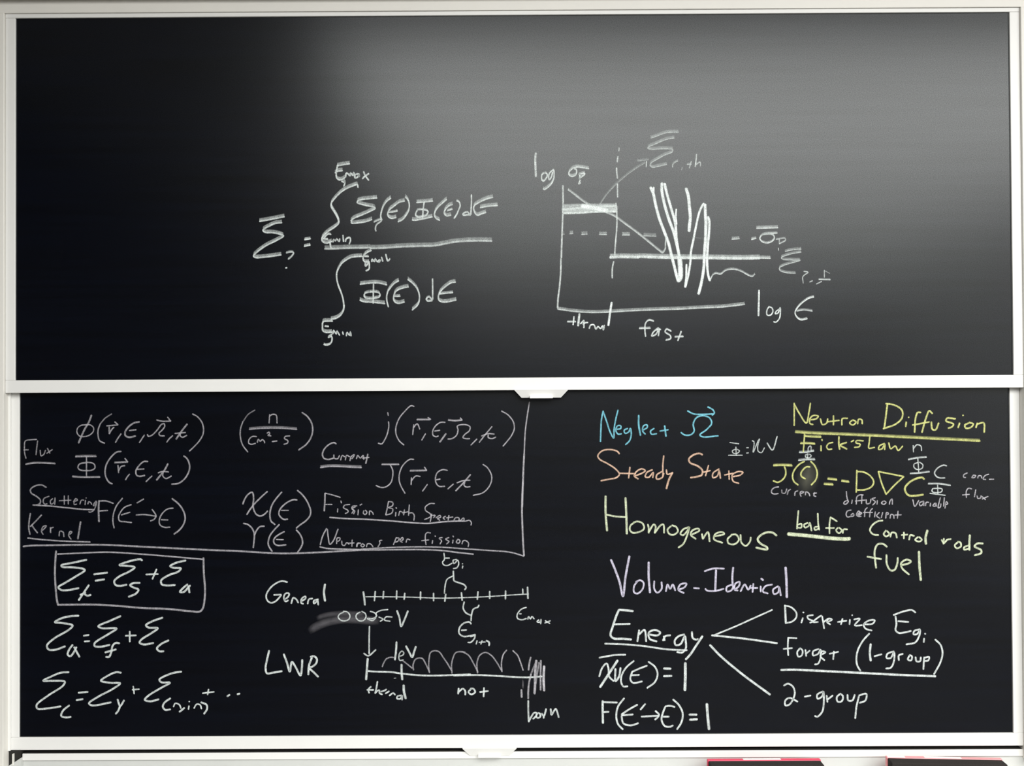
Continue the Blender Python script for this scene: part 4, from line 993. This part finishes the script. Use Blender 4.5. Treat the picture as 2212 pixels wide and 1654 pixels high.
 ('L', 'chalk_formula', 'white', 'white chalk chi formula equal to 1', """4.7 1.2 0.704|2276 10304 2694 10373 2992 10383
4.7 1.2 0.704|2272 9792 2357 10030 2477 10148 2524 10029 2547 9791 2665 9672
6.3 1.2 0.704|2776 10230 2547 9886 2294 9507
5.3 1.2 0.704|2715 10004 2717 9672 2809 9790 2853 10027
4.7 1.2 0.704|3217 10216 3001 10027 2881 9813 2867 9647 2926 9528 3045 9528
4.7 1.2 0.704|3574 10083 3383 10013 3167 9919
4.7 1.2 0.704|3167 9919 3118 9717 3189 9622 3440 9656
4.7 1.2 0.704|3143 9824 3358 9835
4.7 1.2 0.704|3610 10190 3788 10047 3858 9856 3785 9643 3570 9478
5.8 1.2 0.704|4026 10003 4217 9997
5.8 1.2 0.704|4025 9796 4239 9802
7.4 1.2 0.704|4611 10150 4609 9782 4594 9413"""),
 ('L', 'chalk_formula', 'white', 'white chalk F formula equal to 1', """5.8 1.2 0.704|2363 9139 2362 8842 2367 8533
4.9 1.2 0.704|2363 9103 2756 9089
4.9 1.2 0.704|2373 8830 2528 8841
4.9 1.2 0.704|2948 9207 2780 8983 2730 8722 2776 8508 2906 8365
4.9 1.2 0.704|3304 9028 3089 8910 2873 8768
4.9 1.2 0.704|2873 8745 3183 8767
4.9 1.2 0.704|2873 8721 2920 8531 3110 8471 3325 8529
4.9 1.2 0.704|3519 9050 3387 8897
4.9 1.2 0.704|3409 8707 3874 8728
4.9 1.2 0.704|3792 8859 3886 8764 3874 8716 3778 8622
4.9 1.2 0.704|4317 8964 4186 8995 4066 8981
4.9 1.2 0.704|4066 8981 3994 8811 3957 8621 4039 8455 4182 8430 4265 8465
4.9 1.2 0.704|3993 8704 4160 8703
4.9 1.2 0.704|4270 9166 4424 9022 4530 8785 4492 8547 4372 8358
5.8 1.2 0.704|4708 8755 4911 8754
5.8 1.2 0.704|4719 8618 4922 8628
7 1.2 0.704|5187 9043 5208 8710 5241 8354"""),
 ('L', 'chalk_word', 'white', 'white chalk word Discretize', """5.3 1.2 0.688|7327 11699 7336 11467 7345 11224
4.4 1.2 0.688|7316 11688 7493 11643 7636 11487 7623 11355 7512 11256 7334 11213
4.4 1.2 0.688|7811 11354 7766 11222
4.4 1.2 0.688|7813 11509 7835 11497
4.4 1.2 0.688|8089 11430 7934 11398 7955 11331 8087 11264 7998 11221
4.4 1.2 0.688|8310 11418 8176 11330 8087 11242 8220 11242
4.4 1.2 0.688|8332 11396 8384 11064
4.4 1.2 0.688|8375 11241 8486 11329
4.4 1.2 0.688|8486 11240 8597 11306 8508 11329 8463 11240 8551 11174
4.4 1.2 0.688|8751 11239 8995 11271
4.4 1.2 0.688|8885 11327 8839 11172
4.4 1.2 0.688|9084 11304 9071 11171
4.4 1.2 0.688|9140 11425 9151 11414
4.4 1.2 0.688|9194 11303 9350 11324 9215 11148 9414 11148
4.4 1.2 0.688|9459 11169 9702 11190 9758 11278 9615 11279 9459 11169 9502 11059 9678 11003"""),
 ('L', 'chalk_symbol', 'white', 'white chalk symbol E g i', """4.7 1.2 0.696|10867 11483 10768 11550 10547 11517 10269 11419
4.7 1.2 0.696|10324 11386 10344 11165 10320 11011 10408 10933 10541 10943 10740 10987
4.7 1.2 0.696|10389 11253 10676 11230
4.7 1.2 0.696|10984 11030 10829 10986 10806 10898 10894 10898 10984 11008 10960 10853 10848 10677 10604 10623
4.7 1.2 0.696|11092 10786 11080 10676
4.7 1.2 0.696|11115 10919 11126 10896"""),
 ('L', 'chalk_word', 'white', 'white chalk word Forget', """4.4 1.2 0.68|7408 10826 7395 10583 7404 10340
4.4 1.2 0.68|7408 10815 7640 10803
4.4 1.2 0.68|7273 10518 7516 10538
4.4 1.2 0.68|7727 10537 7648 10427 7680 10306 7769 10339 7792 10471 7727 10537
4.4 1.2 0.68|7870 10493 7891 10316
4.4 1.2 0.68|7880 10382 7992 10470
4.4 1.2 0.68|8235 10513 8080 10447 8079 10337 8212 10381 8279 10491 8277 10270 8210 10116 8121 10094
4.4 1.2 0.68|8300 10358 8412 10424 8323 10446 8278 10314 8387 10203
4.4 1.2 0.68|8644 10445 8620 10224
4.4 1.2 0.68|8522 10379 8766 10433"""),
 ('L', 'chalk_word', 'white', 'white chalk 1-group in large brackets', """4.7 1.2 0.696|9611 10926 9432 10728 9297 10486 9251 10265 9271 10067 9358 9912
5.8 1.2 0.696|9641 10639 9617 10396 9637 10186
4.7 1.2 0.696|9738 10307 9937 10361
4.7 1.2 0.696|10270 10437 10092 10372 10069 10262 10180 10261 10270 10415 10267 10172 10177 9996 10044 9975
4.7 1.2 0.696|10400 10194 10401 10326 10513 10370
4.7 1.2 0.696|10689 10325 10644 10215 10732 10192 10755 10302 10689 10336
4.7 1.2 0.696|10854 10280 10875 10169 10975 10169 10998 10279
4.7 1.2 0.696|11061 9948 11087 10279
4.7 1.2 0.696|11086 10257 11219 10278 11196 10190 11085 10169
4.7 1.2 0.696|11390 10752 11532 10608 11585 10387 11527 10144 11347 9814"""),
 ('L', 'chalk_underline', 'white', 'long white chalk underline under Forget', """5.8 2.5 0.704|7201 9949 7544 9954 8097 9929 8760 9893 9424 9857 10308 9808 11391 9759"""),
 ('L', 'chalk_word', 'white', 'white chalk words 2-group', """4.7 1.2 0.68|7275 9525 7386 9579 7518 9502 7572 9347 7538 9193 7425 9017 7315 8995 7316 9128 7427 9193 7647 9093
4.7 1.2 0.68|7836 9224 8003 9257
4.7 1.2 0.68|8335 9365 8180 9278 8190 9168 8312 9233 8346 9365 8355 9057 8308 8815 8174 8683 8108 8705
4.7 1.2 0.68|8434 9255 8454 9078
4.7 1.2 0.68|8455 9144 8600 9254
4.7 1.2 0.68|8799 9297 8710 9209 8731 9088 8841 9099 8876 9231 8799 9308
4.7 1.2 0.68|8998 9274 9018 9120 9129 9119 9197 9273
4.7 1.2 0.68|9307 9229 9238 8943 9202 8634
4.7 1.2 0.68|9307 9251 9507 9294 9483 9118 9327 9052"""),
]

def catmull(p, step=1.6):
    if len(p) < 3:
        n = max(2, int((p[1]-p[0]).length/step/1000)+1); n = max(n, 3)
        return [p[0].lerp(p[1], i/n) for i in range(n+1)]
    out = []
    q = [p[0]*2-p[1]] + p + [p[-1]*2-p[-2]]
    for i in range(1, len(q)-2):
        a, b, c, d = q[i-1], q[i], q[i+1], q[i+2]
        t0 = 0; t1 = max(1e-6, (b-a).length)**.5; t2 = t1+max(1e-6, (c-b).length)**.5; t3 = t2+max(1e-6, (d-c).length)**.5
        n = max(3, int((c-b).length/step/.001))
        for k in range(n):
            t = t1+(t2-t1)*k/n
            A1 = a*((t1-t)/(t1-t0))+b*((t-t0)/(t1-t0)); A2 = b*((t2-t)/(t2-t1))+c*((t-t1)/(t2-t1)); A3 = c*((t3-t)/(t3-t2))+d*((t-t2)/(t3-t2))
            B1 = A1*((t2-t)/(t2-t0))+A2*((t-t0)/(t2-t0)); B2 = A2*((t3-t)/(t3-t1))+A3*((t-t1)/(t3-t1))
            out.append(B1*((t2-t)/(t2-t1))+B2*((t-t1)/(t2-t1)))
    out.append(p[-1]); return out

NS = 0
def chalk(bkey, name, col, label, text):
    global NS
    par = B[bkey]; ox, oy, oz = par.location
    verts, faces, dens = [], [], []
    for line in text.split('\n'):
        head, body = line.split('|'); W, N, D = [float(v) for v in head.split()]
        W *= .001; N *= .001
        v = [float(x)*1e-4 for x in body.split()]
        pts = [Vector((v[i]-ox, v[i+1]-oz)) for i in range(0, len(v), 2)]
        soft = W > .02 or D < .2
        P = catmull(pts, 2.0 if not soft else 6.0); n = len(P)
        NS += 1; y = -.00030-.00001*(NS % 37)
        # core: ribbon with soft edges, pressure wandering along the stroke
        offs = (-.62, -.36, 0, .36, .62) if not soft else (-.6, -.3, 0, .3, .6)
        dd = (0, .92, 1, .92, 0) if not soft else (0, .6, 1, .6, 0)
        L = 0; base = len(verts); tot = sum((P[i+1]-P[i]).length for i in range(n-1)) or .001
        rows = []
        for i in range(n):
            if i: L += (P[i]-P[i-1]).length
            T = (P[min(n-1, i+1)]-P[max(0, i-1)]); T = T.normalized() if T.length > 1e-9 else Vector((1, 0))
            Nn = Vector((-T.y, T.x))
            pr = 1+.10*math.sin(L*160+NS*1.7)+.07*math.sin(L*411+NS)
            end = min(1, .55+min(L, tot-L)/(W*1.2+1e-6)) if not soft else min(1, min(L, tot-L)/(W*.9))
            rows.append((P[i], T, Nn, pr, end))
        # rounded caps
        def row(p, Nn, ws, ds):
            for a, d in zip(offs, dd):
                q = p+Nn*(a*ws); verts.append((q.x, y, q.y)); dens.append(max(0, min(1, d*ds)))
        p, T, Nn, pr, end = rows[0]; row(p-T*W*.42, Nn, W*.35, 0); m = 1
        for p, T, Nn, pr, end in rows: row(p, Nn, W*(.85+.15*end)*(.94+.06*pr), D*pr*(end if soft else 1)); m += 1
        p, T, Nn, pr, end = rows[-1]; row(p+T*W*.42, Nn, W*.35, 0); m += 1
        for i in range(m-1):
            for k in range(4):
                a = base+i*5+k; faces.append((a, a+1, a+6, a+5))
        # the flat side of the stick leaves a paler band above the line
        if N > W*.45 and not soft:
            base = len(verts); m = 0
            for p, T, Nn, pr, end in rows:
                for h, d in ((0, .62), (.45, .52), (.8, .46), (1.05, 0)):
                    verts.append((p.x-.03*N*h, y+.00012, p.y+N*h)); dens.append(D*d*pr)
                m += 1
            for i in range(m-1):
                for k in range(3):
                    a = base+i*4+k; faces.append((a, a+1, a+5, a+4))
    me = bpy.data.meshes.new(name); me.from_pydata(verts, [], faces); me.materials.append(M_chalk[col])
    at = me.attributes.new('chalk_load', 'FLOAT', 'POINT'); at.data.foreach_set('value', dens)
    o = bpy.data.objects.new(name, me); C.objects.link(o); o.parent = par; o['label'] = label
for c in CHALK: chalk(*c)

# ------------------------------------------------------------------ felt erasers standing on edge in the tray
def eraser(label, x, y, rz, ln, h, back, patches=()):
    t = thing('felt_eraser', label, 'eraser', (x, y, .712), 'felt erasers in the chalk tray', rz)
    box('felt_block', M_felt, t, -ln/2+.002, ln/2-.002, -.024, .008, 0, h-.001, .0025)
    box('plastic_back', back, t, -ln/2, ln/2, .008, .020, 0, h, .002)
    for a, b in patches: box('white_patch', M_white, t, a, b, .0095, .0185, h-.0004, h+.0004, .0003)  # thin white patches along the top of the back
    return t
eraser('black felt eraser with a red back in the tray, left one of two', .657, -.045, 0, .300, .0640, M_red, [(-.055, .045)])
eraser('black felt eraser with a red back painted overexposed pink in the tray, right one of two', 1.130, -.050, -.055, .298, .0685, M_red_lit, [(-.146, -.100), (-.05, .045)])
